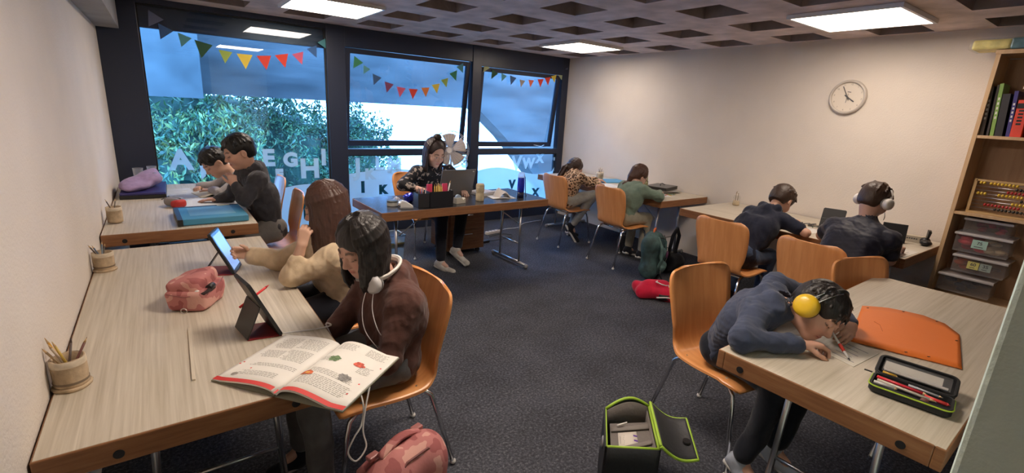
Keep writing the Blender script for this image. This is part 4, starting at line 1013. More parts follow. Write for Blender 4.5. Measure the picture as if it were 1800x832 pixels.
# ================================================================ things on tables, walls and floor
def pencil(base, d, L, c, lab, r=.0036, tip=(.62,.42,.22), group=None, name='pencil', cat='pencil', lead=None):
    d = V(d).normalized(); base = V(base); t = thing(name, lab, cat, base, 0, group)
    cn = '%s_%d_%d_%d' % (name, c[0]*99, c[1]*99, c[2]*99)
    MB().tube([(0,0,0), d*L*.88], r, 6).build('barrel', mat(cn, c, .4), t)
    MB().tube([d*L*.88, d*L*.97], [r, r*.3], 6).build('tip', mat('wood_tip_%d' % (tip[0]*99), tip, .7), t)
    MB().tube([d*L*.965, d*L], [r*.32, r*.05], 6).build('lead', mat('lead_'+cn, lead or c, .5), t)
    return t
def holder(loc, r, h, lab, base=True, grp='birch bark pencil holders'):
    t = thing('pencil_holder', lab, 'pencil holder', loc, 0, grp); sd = int(loc[0]*100+loc[1]*1000)
    o = MB().lathe([(r*.97,.006),(r,.02),(r*1.02,h*.5),(r,h*.85),(r*.985,h),(r*.86,h),(r*.86,.014)], n=28)
    for v in o.bm.verts: v.co += v.co*mnoise.noise(v.co*30+V((sd,0,0)))*.04
    o.build('cup', M_bark, t)
    MB().lathe([(r*1.035,h*.80),(r*1.02,h*1.0),(r*.99,h*1.005)], n=28, cap=False).build('rim', M_barkrim, t)
    if base:
        o = MB().lathe([(r*1.10,0),(r*1.16,.007),(r*1.08,.012)], n=20)
        for v in o.bm.verts: v.co.xy *= 1+.12*mnoise.noise(v.co*25+V((sd,3,0)))
        o.build('wooden_base', M_bark, t)
        MB().lathe([(r*1.03,.022),(r*1.05,.026),(r*1.03,.030)], n=28, cap=False).build('wire_ring', mat('rope', (.22,.16,.11), .9), t)
    return t
def fill(loc, r, h, spec, where):
    for i, (a, tilt, L, c, nm, tip) in enumerate(spec):
        d = V((math.cos(R(a))*math.sin(R(tilt)), math.sin(R(a))*math.sin(R(tilt)), math.cos(R(tilt))))
        b0 = V(loc)+V((-math.cos(R(a))*r*.35, -math.sin(R(a))*r*.35, .016))
        pencil(b0, d, L, c, '%s pencil in %s' % (nm, where), tip=tip, group='pencils in birch holders', lead=c)
TW = (.62,.42,.22)
h1 = (XL+.050, 1.865, ZL); holder(h1, .043, .100, 'largest birch bark pencil holder, nearest on the left wall')
fill(h1, .043, .1, [(150,24,.165,(.70,.36,.05),'orange',TW),(185,20,.150,(.60,.50,.38),'pale grey',TW),(200,26,.150,(.30,.20,.10),'brown',TW),(60,18,.145,(.10,.07,.06),'black',(.1,.07,.06)),(20,28,.150,(.16,.06,.05),'dark red',TW),(215,16,.158,(.55,.38,.08),'mustard',TW)], 'the holder nearest the camera')
h2 = (XL+.052, 3.10, ZL); holder(h2, .043, .098, 'birch bark pencil holder at the far end of the near left table')
fill(h2, .04, .1, [(170,28,.140,(.12,.10,.09),'black',TW),(200,22,.135,(.10,.14,.2),'dark blue',TW),(60,10,.14,(.2,.25,.3),'slate',TW),(20,14,.13,(.12,.11,.1),'charcoal',TW)], 'the second holder along the left wall')
h3 = (XL+.062, 3.93, ZF); holder(h3, .041, .105, 'birch bark pencil holder on the table by the left window', False)
fill(h3, .04, .1, [(170,20,.15,(.10,.07,.05),'dark brown',TW),(40,14,.145,(.12,.10,.08),'charcoal brown',TW)], 'the holder by the left window')
h4 = (4.72, 4.50, ZT); holder(h4, .045, .115, 'birch bark pencil holder on the far right table near the corner', False)
fill(h4, .04, .1, [(150,14,.16,(.05,.04,.04),'black',TW),(60,10,.17,(.30,.15,.07),'brown',TW),(-40,14,.16,(.08,.05,.04),'dark',TW)], 'the holder on the far right table')
# jar with wire on right wall table
t = thing('glass_jar', 'small jar with sticks against the wall on the right wall table', 'jar', P(1293,361,z=ZT))
MB().lathe([(.032,.0),(.036,.01),(.036,.085),(.030,.095),(.030,.105)], n=20, cap=False).build('glass', M_clear, t)
MB().lathe([(.030,.002),(.034,.01),(.034,.05)], n=16).build('filling', mat('jar_sand', (.55,.44,.28), .9, var=.2), t)
MB().tube([(-.02,0,.05),(-.026,0,.135),(.022,0,.125),(.02,0,.05)], .003).tube([(-.026,0,.135),(-.01,0,.15)], .003).build('sticks', mat('stick', (.25,.17,.08), .8), t)

# ---- pink camouflage pencil case
camo = mat('pink_camouflage', (.50,.22,.20), .75, spec=.2, bump=.15, bscale=80)
nt, b = nodes_of(camo); tc = nt.nodes.new('ShaderNodeTexCoord'); nz = nt.nodes.new('ShaderNodeTexNoise'); nz.inputs['Scale'].default_value = 13; nz.inputs['Detail'].default_value = 1.5
nt.links.new(tc.outputs['Object'], nz.inputs['Vector']); r_ = ramp(nt, [(0, (.34,.11,.11)), (.42, (.34,.11,.11)), (.43, (.48,.19,.18)), (.56, (.48,.19,.18)), (.57, (.62,.34,.29))]); r_.color_ramp.interpolation = 'CONSTANT'
nt.links.new(nz.outputs[0], r_.inputs[0]); nt.links.new(r_.outputs[0], b.inputs['Base Color'])
def rbox(mb, c, d, e=4.0, n=24, M=None, cut=None):
    """pillow-like box"""
    M = M or Matrix.Identity(3); sg = lambda v, p: math.copysign(abs(v)**p, v); p = 2/e
    rings = []
    for i in range(1, n):
        a = -PI/2+PI*i/n; rings.append([mb.bm.verts.new(V(c)+M @ V((d[0]/2*sg(math.cos(a), p)*sg(math.cos(2*PI*k/(2*n)), p), d[1]/2*sg(math.cos(a), p)*sg(math.sin(2*PI*k/(2*n)), p), d[2]/2*sg(math.sin(a), p)))) for k in range(2*n)])
    vb = mb.bm.verts.new(V(c)+M @ V((0,0,-d[2]/2))); vt = mb.bm.verts.new(V(c)+M @ V((0,0,d[2]/2))); m = 2*n; fs = []
    for a, q in zip(rings, rings[1:]):
        for k in range(m): fs.append(mb.bm.faces.new((a[k], a[(k+1)%m], q[(k+1)%m], q[k])))
    for k in range(m): fs.append(mb.bm.faces.new((vb, rings[0][(k+1)%m], rings[0][k]))); fs.append(mb.bm.faces.new((vt, rings[-1][k], rings[-1][(k+1)%m])))
    for f in fs: f.smooth = True; f.material_index = mb.mi
    return mb
def crumple(mb, amp, f, seed=0):
    for v in mb.bm.verts:
        q = v.co*f+V((seed, 0, 0)); v.co += V((mnoise.noise(q), mnoise.noise(q+V((9,0,0))), mnoise.noise(q+V((0,9,0)))))*amp
    return mb
t = thing('pencil_case', 'pink camouflage pencil case with its zip open on the near left table', 'pencil case', (.055, 2.42, ZL), R(-28))
m_ = rbox(MB(), (0,0,.047), (.170,.215,.094), 6); crumple(m_, .007, 22, 1).build('body', camo, t)
m_ = rbox(MB(), (-.016,.012,.094), (.150,.205,.086), 5, M=rotM(0, 0, R(-12))); crumple(m_, .008, 20, 4).build('lid', camo, t)
m_ = MB(); rbox(m_, (.050,-.045,.078), (.075,.110,.020), 4, M=rotM(0, 0, R(-8))).build('opening', mat('case_inside', (.03,.015,.015), .9), t)
MB().tube([(.086,-.09,.078),(.082,.02,.086),(.072,.10,.090)], .0025).tube([(.086,-.09,.078),(.0,-.110,.072),(-.07,-.10,.080)], .0025).build('zip', mat('rose_zip', (.30,.10,.10), .5), t)
MB().tube([(-.0+.012*math.cos(a), -.118, .012+.012*math.sin(a)) for a in [k*PI/6 for k in range(13)]], .002).build('zip_ring', mat('ring_metal', (.6,.55,.5), .3, metal=.8), t)
MB().lathe([(.013,-.02),(.013,.02)], (.075,-.03,.092), 14, rotM(0,PI/2)).build('sharpener', M_blackpl, t)
MB().ball((.045,-.085,.088), (.010,.008,.007)).build('eraser', M_white, t)

# ---- tablets
def tablet(lab, a, b_, up, foot, scr, tilt_case=True):
    a, b_, up = V(a), V(b_), V(up); t = thing('tablet', lab, 'tablet', (a+b_)/2, 0, 'tablets in black folding cases'); o = (a+b_)/2
    e = (b_-a); W = e.length; e.normalize(); H = up.length; u = up.normalized(); n = e.cross(u).normalized(); n = -n if n.x < 0 else n
    M = Matrix((e, u, n)).transposed(); hz = .009
    m = MB(); m.prism([(x*(W/2-.008)+dx, y*(H/2-.008)+dy) for x, y, dx, dy in [(-1,-1,-.008,0),(-1,-1,0,-.008),(1,-1,0,-.008),(1,-1,.008,0),(1,1,.008,0),(1,1,0,.008),(-1,1,0,.008),(-1,1,-.008,0)]], .014, M=M, c=u*(H/2+.004)-n*.007)
    m.build('case', M_blackpl, t, bevel=.002)
    MB().prism([(-W/2+.008,-H/2+.008),(W/2-.008,-H/2+.008),(W/2-.008,H/2-.008),(-W/2+.008,H/2-.008)], .001, M=M, c=u*(H/2+.004)+n*.0068).build('bezel', mat('bezel_glass', (.01,.01,.012), .15), t)
    s_ = MB().prism([(-W/2+.017,-H/2+.022),(W/2-.017,-H/2+.022),(W/2-.017,H/2-.022),(-W/2+.017,H/2-.022)], .0006, M=M, c=u*(H/2+.004)+n*.0079).build('screen', scr, t)
    # folded stand
    foot = V(foot)-o; p = [u*H*.62-n*.008, foot, foot+V((.05, 0, 0))+e*0]
    for q0, q1, mm, nm in ((u*H*.60-n*.009, V((foot.x, foot.y, .004)), M_blackpl, 'stand_flap'), (V((foot.x, foot.y, .003)), V((0,0,.003))-n*.0, mat('red_case_lining', (.28,.02,.02), .6), 'base_flap')):
        k = MB(); d = q1-q0; nn = d.cross(e).normalized()*.002; w = e*W*.46
        k._f([q0-w-nn, q0+w-nn, q1+w-nn, q1-w-nn, q0-w+nn, q0+w+nn, q1+w+nn, q1-w+nn], [(0,1,2,3),(7,6,5,4),(0,4,5,1),(1,5,6,2),(2,6,7,3),(3,7,4,0)]); k.build(nm, mm, t)
    return t
scr1 = mat('screen_blue', (.1,.15,.3), .2, emit=(.28,.42,.80), estr=.42); scr2 = mat('screen_grey', (.3,.3,.32), .2, emit=(.55,.58,.62), estr=.32)
tb = tablet('black-cased tablet propped in front of the open book', (.307,1.905,ZL), (.280,2.068,ZL), (-.100,.012,.225), (.175,2.0,ZL), scr2)
ta = tablet('black-cased tablet with a bluish screen held by the girl in beige', (.235,2.735,ZL), (.285,2.892,ZL), (-.095,.035,.218), (.115,2.86,ZL), scr1)
o_ = V(ta.location)
pencil(P(421,541,z=.765), V(P(460,511,z=.825))-V(P(421,541,z=.765)), .14, (.70,.03,.03), 'red pencil stuck behind the tablet in front of the book', r=.005, tip=(.6,.05,.05))
pencil(P(409,462,z=.70), (.2,-.5,-.08), .06, (.75,.15,.04), 'short orange crayon beside the tablet with the bluish screen', r=.0045, name='crayon', cat='crayon')
st = MB().box((0,0,.003), (.010,.43,.006)).build('stick', mat('pale_stick', (.62,.55,.44), .6), None, loc=(.006,1.93,ZL), rz=R(-1), bevel=.001); tag(st, 'long thin pale wooden stick lying on the near left table', 'stick')

# ---- open book
wd, hd = V((.625,-.78,0)), V((.78,.625,0)); bo = V((.205,1.490,ZL)); BW, BH = .245, .345
t = thing('open_book', 'open schoolbook with red-edged pages overhanging the corner of the near left table', 'book', bo)
def pz(u, side):       # paper height over the page
    q = abs(u)/BW
    return .006+(.030*math.sin(min(1, q*1.25)**.7*PI)*(1-q*.35) if side > 0 else .016*math.sin(min(1,q*1.1)**.6*PI)) + .004
for side in (-1, 1):
    MB().grid(lambda a, v: wd*side*a*BW*1.01+hd*(v*(BH+.006)-.003)+V((0,0,.0035 if side < 0 else .0035+.002*a)), 6, 2, .0025).build('cover', mat('book_cover_olive', (.20,.19,.13), .5), t)
    MB().grid(lambda a, v: wd*side*(a if side > 0 else 1-a)*BW+hd*v*BH+V((0,0,pz((a if side > 0 else 1-a)*BW, side))), 20, 6, .005 if side < 0 else .007).build('pages', M_paper, t)
    k = MB()
    def patch(u0, u1, v0, v1, n=6):
        k.grid(lambda a, v: wd*side*(u0+(u1-u0)*a)+hd*(v0+(v1-v0)*v)+V((0,0,pz(u0+(u1-u0)*a, side)+.0006)), n, 1)
    patch(.0, BW, .0, .020, 14); k.build('red_band', mat('red_band', (.62,.045,.04), .55), t, fix=False)
    k = MB(); rg = random.Random(5+side)
    blocks = [(.03,.13,.25,.32),(.135,.225,.24,.32),(.03,.13,.16,.23),(.135,.225,.17,.22),(.05,.20,.05,.08),(.02,.20,.11,.13)] if side < 0 else [(.03,.11,.285,.325),(.14,.225,.29,.33),(.02,.09,.20,.225),(.165,.22,.19,.23),(.03,.20,.12,.15),(.03,.215,.05,.105)]
    for (u0,u1,v0,v1) in blocks:
        v = v0
        while v < v1:
            u = u0; ue = u1-rg.uniform(0,.02)
            while u < ue:
                w = min(rg.uniform(.006,.018), ue-u); patch(u, u+w, v, v+.0023, 1); u += w+.003
            v += .0075
    k.build('printed_text', mat('print_grey', (.30,.28,.26), .8), t, fix=False)
    k = MB()
    for (u, v) in ([(.23,.118),(.235,.105),(.17,.085)] if side < 0 else [(.225,.245),(.21,.135),(.205,.075)]): patch(u, u+.006, v, v+.006, 1)
    k.build('red_marks', M_red, t, fix=False)
def pic(px, py, c, sx, sy, seed, nm, z_=.03):
    p = P(px, py, z=ZL+z_)-bo; u, v = p.dot(wd), p.dot(hd); side = 1 if u > 0 else -1; k = MB(); rg = random.Random(seed)
    def pt(a, rr):
        uu, vv = u+math.cos(a)*sx*rr, v+math.sin(a)*sy*rr; return wd*uu+hd*vv+V((0,0,pz(abs(uu), side)+.0012))
    n = 26; rs = [.75+.35*rg.random() for _ in range(n)]
    k._f([pt(0, 0)]+[pt(2*PI*i/n, rs[i]) for i in range(n)], [(0, 1+i, 1+(i+1)%n) for i in range(n)]); k.build(nm, mat('pic_'+nm+str(seed), c, .6, var=.5, vscale=90), t, fix=False)
pic(589,632,(.14,.22,.10),.022,.020,1,'picture',.033); pic(632,636,(.60,.10,.06),.020,.016,2,'picture',.035); pic(606,659,(.22,.21,.20),.024,.020,3,'picture',.033); pic(541,662,(.62,.14,.05),.026,.014,4,'picture',.018); pic(541,662,(.75,.50,.08),.008,.006,5,'picture',.019); pic(412,658,(.35,.32,.28),.012,.012,6,'picture',.012)
# charging cable
cb = MB().stube([P(497,586,z=ZL+.02), P(530,582,z=ZL+.004), P(560,578,z=ZL+.004), P(582,572,z=ZL+.006), V((.480,1.93,ZL+.004)), V((.492,1.88,ZL-.05)), V((.50,1.80,.60)), V((.52,1.62,.50)), V((.50,1.56,.43)), V((.46,1.53,.40)), V((.43,1.51,.36)), V((.455,1.50,.32)), V((.50,1.52,.35)), V((.50,1.55,.42)), V((.56,1.62,.56)), V((.60,1.64,.60))], .0034, 8).build('charging_cable', M_white); tag(cb, 'white cable from the tablet running off the table edge towards the brown hoodie', 'cable')

# ---- left window table
t = thing('folder', 'light blue box folder with black elastic bands on the left window table', 'folder', (.045, 3.665, ZF+.001), R(2))
MB().box((.20,.21,.022), (.385,.40,.040)).build('box', mat('sky_blue_card', (.06,.28,.46), .5), t, bevel=.004)
MB().span((.06,.10,.0425),(.33,.38,.0432)).build('label_sheet', mat('pale_blue_card', (.16,.38,.52), .5), t)
MB().span((-.018,-.002,.0),(.012,.42,.044)).span((-.01,.405,.0),(.39,.43,.044)).build('binding', M_blackpl, t, bevel=.002)
MB().span((.25,.395,.0432),(.33,.42,.046)).build('tab', mat('cream_tab', (.6,.55,.35), .6), t)
t = thing('pencil_case', 'small red and grey pencil case on the left window table', 'pencil case', (.03, 4.36, ZF+.036), R(35))
rbox(MB(), (0,0,0), (.10,.16,.072), 2.6).build('body', mat('case_grey', (.22,.20,.20), .7, bump=.3), t); rbox(MB(), (-.004,-.045,-.006), (.094,.085,.064), 3).build('red_end', mat('case_red', (.50,.03,.03), .6), t)
MB().tube([(0,-.07,.03),(0,0,.037),(0,.075,.03)], .002).build('zip', M_blackpl, t)
def sheet(name, lab, pts, c=(.72,.72,.70), cat='paper', z=.0015, group=None, lines=0, zb=ZT):
    pts = [V((p[0], p[1], 0)) for p in pts]; o = sum(pts, V())/len(pts)
    mb = MB().prism([(p-o)[:2] for p in pts], z); o2 = mb.build(name, mat('sheet_%d_%d' % (c[0]*99, c[2]*99), c, .8), None, loc=(o.x, o.y, zb+.0005)); tag(o2, lab, cat, group)
    if lines:
        k = MB(); a, b_, c_, d_ = [p-o for p in pts[:4]]; rg = random.Random(int(o.x*1000))
        for i in range(lines):
            v = (i+1)/(lines+1.5); p0 = a.lerp(d_, v); p1 = b_.lerp(c_, v); s0, s1 = .1, rg.uniform(.6,.9)
            k.bar(p0.lerp(p1, s0)+V((0,0,z+.0004)), p0.lerp(p1, s1)+V((0,0,z+.0004)), .0018, .0004)
        k.build('handwriting', mat('pen_ink', (.15,.16,.25), .8), o2)
    return o2
sheet('worksheet', 'white worksheet under the flat hand of the boy in the hoodie', [(.10,4.22),(.44,4.18),(.46,4.58),(.12,4.64)], (.62,.64,.66), lines=5, zb=ZF)
sheet('worksheet', 'white worksheet lying nearer the glass in front of the grey-shirted boy', [(-.02,4.68),(.20,4.70),(.16,5.18),(-.06,5.14)], (.60,.64,.68), lines=5, zb=ZF)
t = thing('exercise_book', 'open cream exercise book between the two boys by the left window', 'exercise book', (.34,4.78,ZF+.001), R(12))
for s_ in (-1, 1): MB().grid(lambda a, v: (s_*(a if s_ > 0 else 1-a)*.15, v*.26-.1, .004+.022*math.sin(min(1,(a if s_ > 0 else 1-a)*1.1)**.6*PI)), 12, 2, .004).build('page', mat('cream_paper', (.66,.62,.50), .8), t)
MB().span((-.15,-.1,0),(.15,.16,.0025)).build('cover', mat('grey_cover', (.3,.3,.3), .6), t)
t = thing('folder', 'dark blue folder under the lilac bag beside the left window', 'folder', (-.315, 4.74, ZF+.001), R(-1))
MB().span((0,0,0),(.30,.58,.030)).build('body', M_blackpl, t, bevel=.004); MB().span((.002,.004,.030),(.298,.576,.048)).build('lid', mat('indigo_cover', (.035,.03,.16), .5), t, bevel=.004)
lil = cloth('lilac_bag', (.33,.24,.42), .12)
S_ = Soft(.04); q = V((-.20,5.00,ZF+.09)); S_.ell(q, (.105,.22,.045)); S_.ell(q+V((.09,.06,.035)), (.085,.15,.05)); S_.ell(q+V((-.06,-.12,-.01)), (.06,.12,.035)); S_.cap(q+V((-.05,-.1,0)), q+V((.12,.12,.06)), .03)
t = thing('drawstring_bag', 'crumpled lilac bag lying on the dark blue folder', 'bag', q); S_.build('body', lil, t, tuple(q), .008, disp=lambda v: wob(v, .02, 30, 7))
MB().ball((.115,.02,.062), (.035,.05,.022)).build('shiny_label', mat('lilac_foil', (.45,.38,.5), .25, metal=.3), t)
t = thing('plastic_cup', 'clear plastic cups holding sticks beside the left window post', 'cup', (-.20, 5.38, ZF))
MB().lathe([(.028,0),(.038,.16),(.040,.165)], n=18, cap=False).lathe([(.028,0),(.036,.18)], (.10,.0,0), 18, cap=False).build('cup', M_cup, t)
pencil((-.05,4.66,ZF+.004), (.35,1,0), .17, (.10,.10,.12), 'black pencil lying by the worksheet nearer the glass')

# ---- teacher table
TT = ZT+.001
def at(px, py, z=ZT): return P(px, py, z=z)
t = thing('desk_organizer', 'black desk organizer box full of pens on the teacher table', 'desk organizer', (1.72, 3.70, TT), R(1))
def obox(mb, x0, x1, y0, y1, h, w=.004): mb.span((x0,y0,0),(x1,y0+w,h)).span((x0,y1-w,0),(x1,y1,h)).span((x0,y0,0),(x0+w,y1,h)).span((x1-w,y0,0),(x1,y1,h)).span((x0,y0,0),(x1,y1,w))
k = MB(); obox(k, 0, .105, 0, .10, .125); k.build('pen_compartment', mat('organizer_grey', (.03,.03,.034), .4), t, bevel=.001)
k = MB(); obox(k, .108, .335, -.004, .12, .135); k.build('box', mat('organizer_black', (.010,.012,.018), .5), t, bevel=.001)
pens = [(.02,.03,(.5,.05,.05),'red'),(.045,.05,(.05,.05,.1),'dark blue'),(.07,.03,(.6,.55,.5),'white'),(.085,.06,(.5,.15,.3),'pink'),(.03,.07,(.1,.1,.1),'black'),(.06,.08,(.15,.2,.5),'blue'),(.08,.08,(.45,.2,.1),'rust')]
rg = random.Random(2)
for x, y, c, nm in pens:
    pencil((1.72+x, 3.70+y, TT+.006), (rg.uniform(-.15,.15), rg.uniform(-.12,.12), 1), .165, c, nm+' pen standing in the left compartment of the desk organizer', name='pen', cat='pen', group='pens in the desk organizer', lead=c, tip=c)
for i, (x, c, L) in enumerate([(.185,(.65,.42,.08),.185),(.20,(.70,.50,.12),.19),(.215,(.62,.36,.06),.2),(.23,(.72,.52,.15),.19),(.245,(.66,.42,.08),.185),(.26,(.70,.46,.1),.18)]):
    pencil((1.72+x, 3.76, TT+.006), (.03*math.sin(i), .05, 1), L, c, 'yellow pencil in the row standing in the desk organizer', group='yellow pencils in the desk organizer', r=.0045)
pencil((1.72+.29, 3.76, TT+.006), (.25,.05,1), .22, (.75,.72,.7), 'white marker leaning in the right of the desk organizer', name='marker', cat='marker', r=.006, lead=(.5,.05,.1))
for x, w, c, nm in ((.125,.05,(.75,.06,.16),'bright pink note pad at the left in the desk organizer'),(.275,.05,(.70,.06,.16),'bright pink note pad at the right in the desk organizer')):
    o = MB().box((0,0,.095), (w,.012,.17)).build('note_pad', mat('note_pink', c, .6), None, loc=(1.72+x+.025, 3.80, TT+.006)); tag(o, nm, 'note pad')
t = thing('tape_tin', 'round grey tin on the left of the teacher table', 'tin', at(690,362))
MB().lathe([(.045,0),(.047,.004),(.047,.034),(.044,.038)], n=28).build('body', mat('tin_grey', (.35,.36,.33), .35, metal=.5), t); MB().lathe([(.0485,.006),(.0485,.026)], n=28, cap=False).build('label', mat('tin_label', (.55,.55,.50), .6), t); MB().lathe([(.049,.036),(.049,.046),(.038,.050),(.0,.050)], n=28).build('lid', mat('tin_dark', (.06,.07,.07), .4), t)
foil = mat('blue_foil', (.04,.05,.45), .15, metal=.7); silver = mat('silver_foil', (.7,.68,.66), .2, metal=.9)
for (px, py, r, m, lab) in ((721,345,.045,foil,'crumpled shiny blue foil ball on the teacher table'),(708,354,.032,silver,'small silver foil ball next to the blue one'),(700,347,.030,mat('pale_foil',(.6,.6,.68),.25,metal=.5),'pale foil ball left of the blue one')):
    p = at(px, py+12); o = MB().ball((0,0,0), r, n=20, m_=14); crumple(o, r*.55, 34, px); o = o.build('foil_ball', m, None, loc=(p.x, p.y+.03, TT+r*.95)); tag(o, lab, 'foil ball')
t = thing('hole_punch', 'white and grey hole punch beside the black desk organizer', 'hole punch', (1.625, 3.74, TT), R(-20))
MB().span((-.05,-.03,0),(.06,.03,.012)).build('base', M_greypl, t, bevel=.003); MB().prism([(-.045,.010),(.055,.010),(.06,.020),(.0,.060),(-.03,.068),(-.048,.05)], .045, M=rotM(0,PI/2), c=(0,.022,0)).build('lever', M_white, t, bevel=.004)
t = thing('laptop', 'large grey laptop open on the teacher table, its lid towards us', 'laptop', (2.315, 4.13, TT), R(2))
al = mat('laptop_grey', (.20,.195,.20), .4, metal=.4)
MB().span((-.19,0,.002),(.19,.25,.018)).build('base', al, t, bevel=.003); MB().span((-.17,.03,.018),(.17,.14,.0185)).build('keyboard', M_blackpl, t)
ld = MB().span((-.19,-.005,.0),(.19,.004,.262)).xf(Matrix.Rotation(R(16),3,'X')).build('lid', al, t, loc=(0,.0,.016), bevel=.003)
MB().span((-.18,.0042,.01),(.18,.0048,.252)).xf(Matrix.Rotation(R(16),3,'X')).build('screen', mat('laptop_screen', (.02,.02,.02), .2, emit=(.6,.65,.75), estr=.6), ld); MB().span((.150,-.0056,.235),(.172,-.0048,.245)).xf(Matrix.Rotation(R(16),3,'X')).build('lid_mark', silver, ld)
t = thing('wooden_jar', 'tall pale birch jar on the teacher table right of the laptop', 'jar', (2.41, 3.82, TT))
MB().lathe([(.038,0),(.040,.01),(.039,.075),(.036,.082),(.040,.09),(.041,.150),(.034,.165),(.0,.165)], n=22).build('body', mat('pale_birch', (.52,.44,.30), .8, bump=.3, var=.15, vscale=30), t); MB().lathe([(.0415,.128),(.0415,.136)], n=22, cap=False).build('band', M_barkrim, t)
t = thing('tape_dispenser', 'white and grey tape dispenser in front of the laptop', 'tape dispenser', (2.16, 3.78, TT), R(10))
MB().prism([(-.05,0),(.06,0),(.06,.05),(.035,.035),(.01,.055),(-.045,.055)], .05, M=rotM(0,PI/2), c=(0,.025,0)).build('body', mat('dispenser_cream', (.55,.52,.45), .4), t, bevel=.003); MB().lathe([(.03,-.012),(.03,.012)], (-.012,0,.052), 20, rotM(0,PI/2)).build('tape_roll', mat('tape_blue', (.35,.45,.6), .3), t)
t = thing('glue_bottle', 'slim white bottle right of the desk organizer', 'bottle', (2.085, 3.80, TT)); MB().lathe([(.014,0),(.016,.01),(.016,.09),(.008,.105)], n=16).build('body', M_white, t); MB().lathe([(.009,.105),(.007,.125)], n=12).build('cap', M_white, t)
t = thing('water_bottle', 'blue water bottle with a clear lid on the right of the teacher table', 'bottle', (2.90, 3.83, TT))
MB().lathe([(.034,0),(.035,.06)], n=24).build('base_sleeve', mat('bottle_dark', (.008,.01,.05), .3), t); MB().lathe([(.035,.06),(.037,.12),(.034,.20),(.033,.205)], n=24).build('body', mat('bottle_blue', (.01,.03,.50), .15, coat=.5), t); MB().lathe([(.034,.205),(.034,.235),(.026,.255),(.02,.258)], n=24).build('lid', M_cup, t); MB().tube([(.034,0,.23),(.05,0,.20),(.055,-.01,.04),(.06,-.02,.01),(.04,-.03,.008)], .004).build('strap', M_blackpl, t)
t = thing('paper_stack', 'stack of papers and booklets right of the laptop', 'papers', (2.64, 4.10, TT), R(8))
for i in range(4): MB().box((.01*(i%2), .01*i, .004+.008*i), (.22-.01*i,.20,.007), rz=R(5*i-6)).build('booklet', mat('booklet_%d' % (i%2), [(.62,.60,.58),(.50,.47,.45)][i%2], .7), t, bevel=.001)
t = thing('crumpled_paper', 'folded pale paper standing up beside the blue water bottle', 'paper', (2.72, 3.90, TT), R(-10))
MB().grid(lambda u, v: ((u-.5)*.17+.02*math.sin(6*v), (v-.5)*.14, .004+.085*max(0, math.sin(PI*min(1, max(0, (u-.15)/.7))))*(.6+.4*v)), 14, 8, .002).build('sheet', mat('pale_grey_paper', (.58,.54,.50), .8), t); MB().grid(lambda u, v: ((u-.5)*.26, (v-.5)*.16, .003+.003*math.sin(5*u)), 8, 4, .0015).build('under_sheet', M_paper, t)
sheet('sheet_of_paper', 'white paper sheet lying at the back of the teacher table', [(2.62,4.14),(2.90,4.10),(2.96,4.26),(2.70,4.28)], (.66,.64,.60))

# ---- fan behind the woman
t = thing('pedestal_fan', 'round pedestal fan with beige blades standing behind the woman', 'fan', (2.84, 5.22, 0), R(-38))
zc = 1.08; Rf = .23
MB().lathe([(.16,0),(.165,.012),(.05,.03)], n=28).build('base', M_white, t); MB().tube([(0,0,.02),(0,0,.86)], .012).build('pole', M_white, t)
g = MB()
for yy, rr in ((-.05,.96),(.0,1.0),(.05,.96)): g.tube([(Rf*rr*math.cos(a*PI/20), yy, zc+Rf*rr*math.sin(a*PI/20)) for a in range(41)], .003, 6)
for k in range(30):
    a = 2*PI*k/30; c_, s_ = math.cos(a), math.sin(a)
    for sg_ in (-1, 1): g.tube([(.03*c_, sg_*.065, zc+.03*s_), (Rf*.7*c_, sg_*.062, zc+Rf*.7*s_), (Rf*c_, 0, zc+Rf*s_)], .0018, 4)
g.build('grille', mat('grille_wire', (.6,.6,.62), .3, metal=.6), t)
for k in range(5):
    a0 = 2*PI*k/5+.4
    MB().grid(lambda u, v: ((.03+.165*u)*math.cos(a0+(v-.5)*(1.05-.1*u)), .03*(v-.5), zc+(.03+.165*u)*math.sin(a0+(v-.5)*(1.05-.1*u))), 8, 12, .003).build('blade', mat('fan_blade', (.50,.44,.40), .4), t)
MB().lathe([(.035,-.05),(.035,.05)], (0,0,zc), 20, rotM(0,PI/2)).build('hub', M_white, t); MB().lathe([(.05,-.14),(.06,-.06)], (0,0,zc), 20, rotM(0,PI/2)).tube([(0,.0,.86),(0,.10,.92),(0,.10,zc)], .014).build('motor', M_white, t)

# ---- far right table
t = thing('folder', 'flat bright blue folder by the pencil holder on the far right table', 'folder', (4.80, 4.42, TT), R(-12)); MB().span((-.24,-.15,0),(.24,.15,.010)).build('cover', mat('bright_blue_card', (.08,.33,.55), .5), t, bevel=.002)
sheet('worksheet', 'white sheet under the arms of the girl in leopard print', [(4.30,4.02),(4.60,3.96),(4.66,4.34),(4.36,4.38)], (.70,.69,.66), lines=5)
sheet('worksheet', 'white sheet in front of the girl in green', [(4.42,3.30),(4.70,3.28),(4.72,3.66),(4.44,3.68)], (.70,.69,.66), lines=5)
t = thing('exercise_book', 'yellowish green book propped up in front of the girl in green', 'book', (4.62, 3.70, TT), R(-12)); MB().box((0,0,.10), (.16,.008,.20), M=rotM(0, R(-14))).build('cover', mat('olive_yellow', (.42,.40,.20), .6), t); MB().box((0,.006,.10), (.155,.006,.195), M=rotM(0, R(-14))).build('pages', M_paper, t)
t = thing('folder', 'thick dark grey folder on top of the papers at the far right table', 'folder', (4.86, 3.60, TT+.028), R(14))
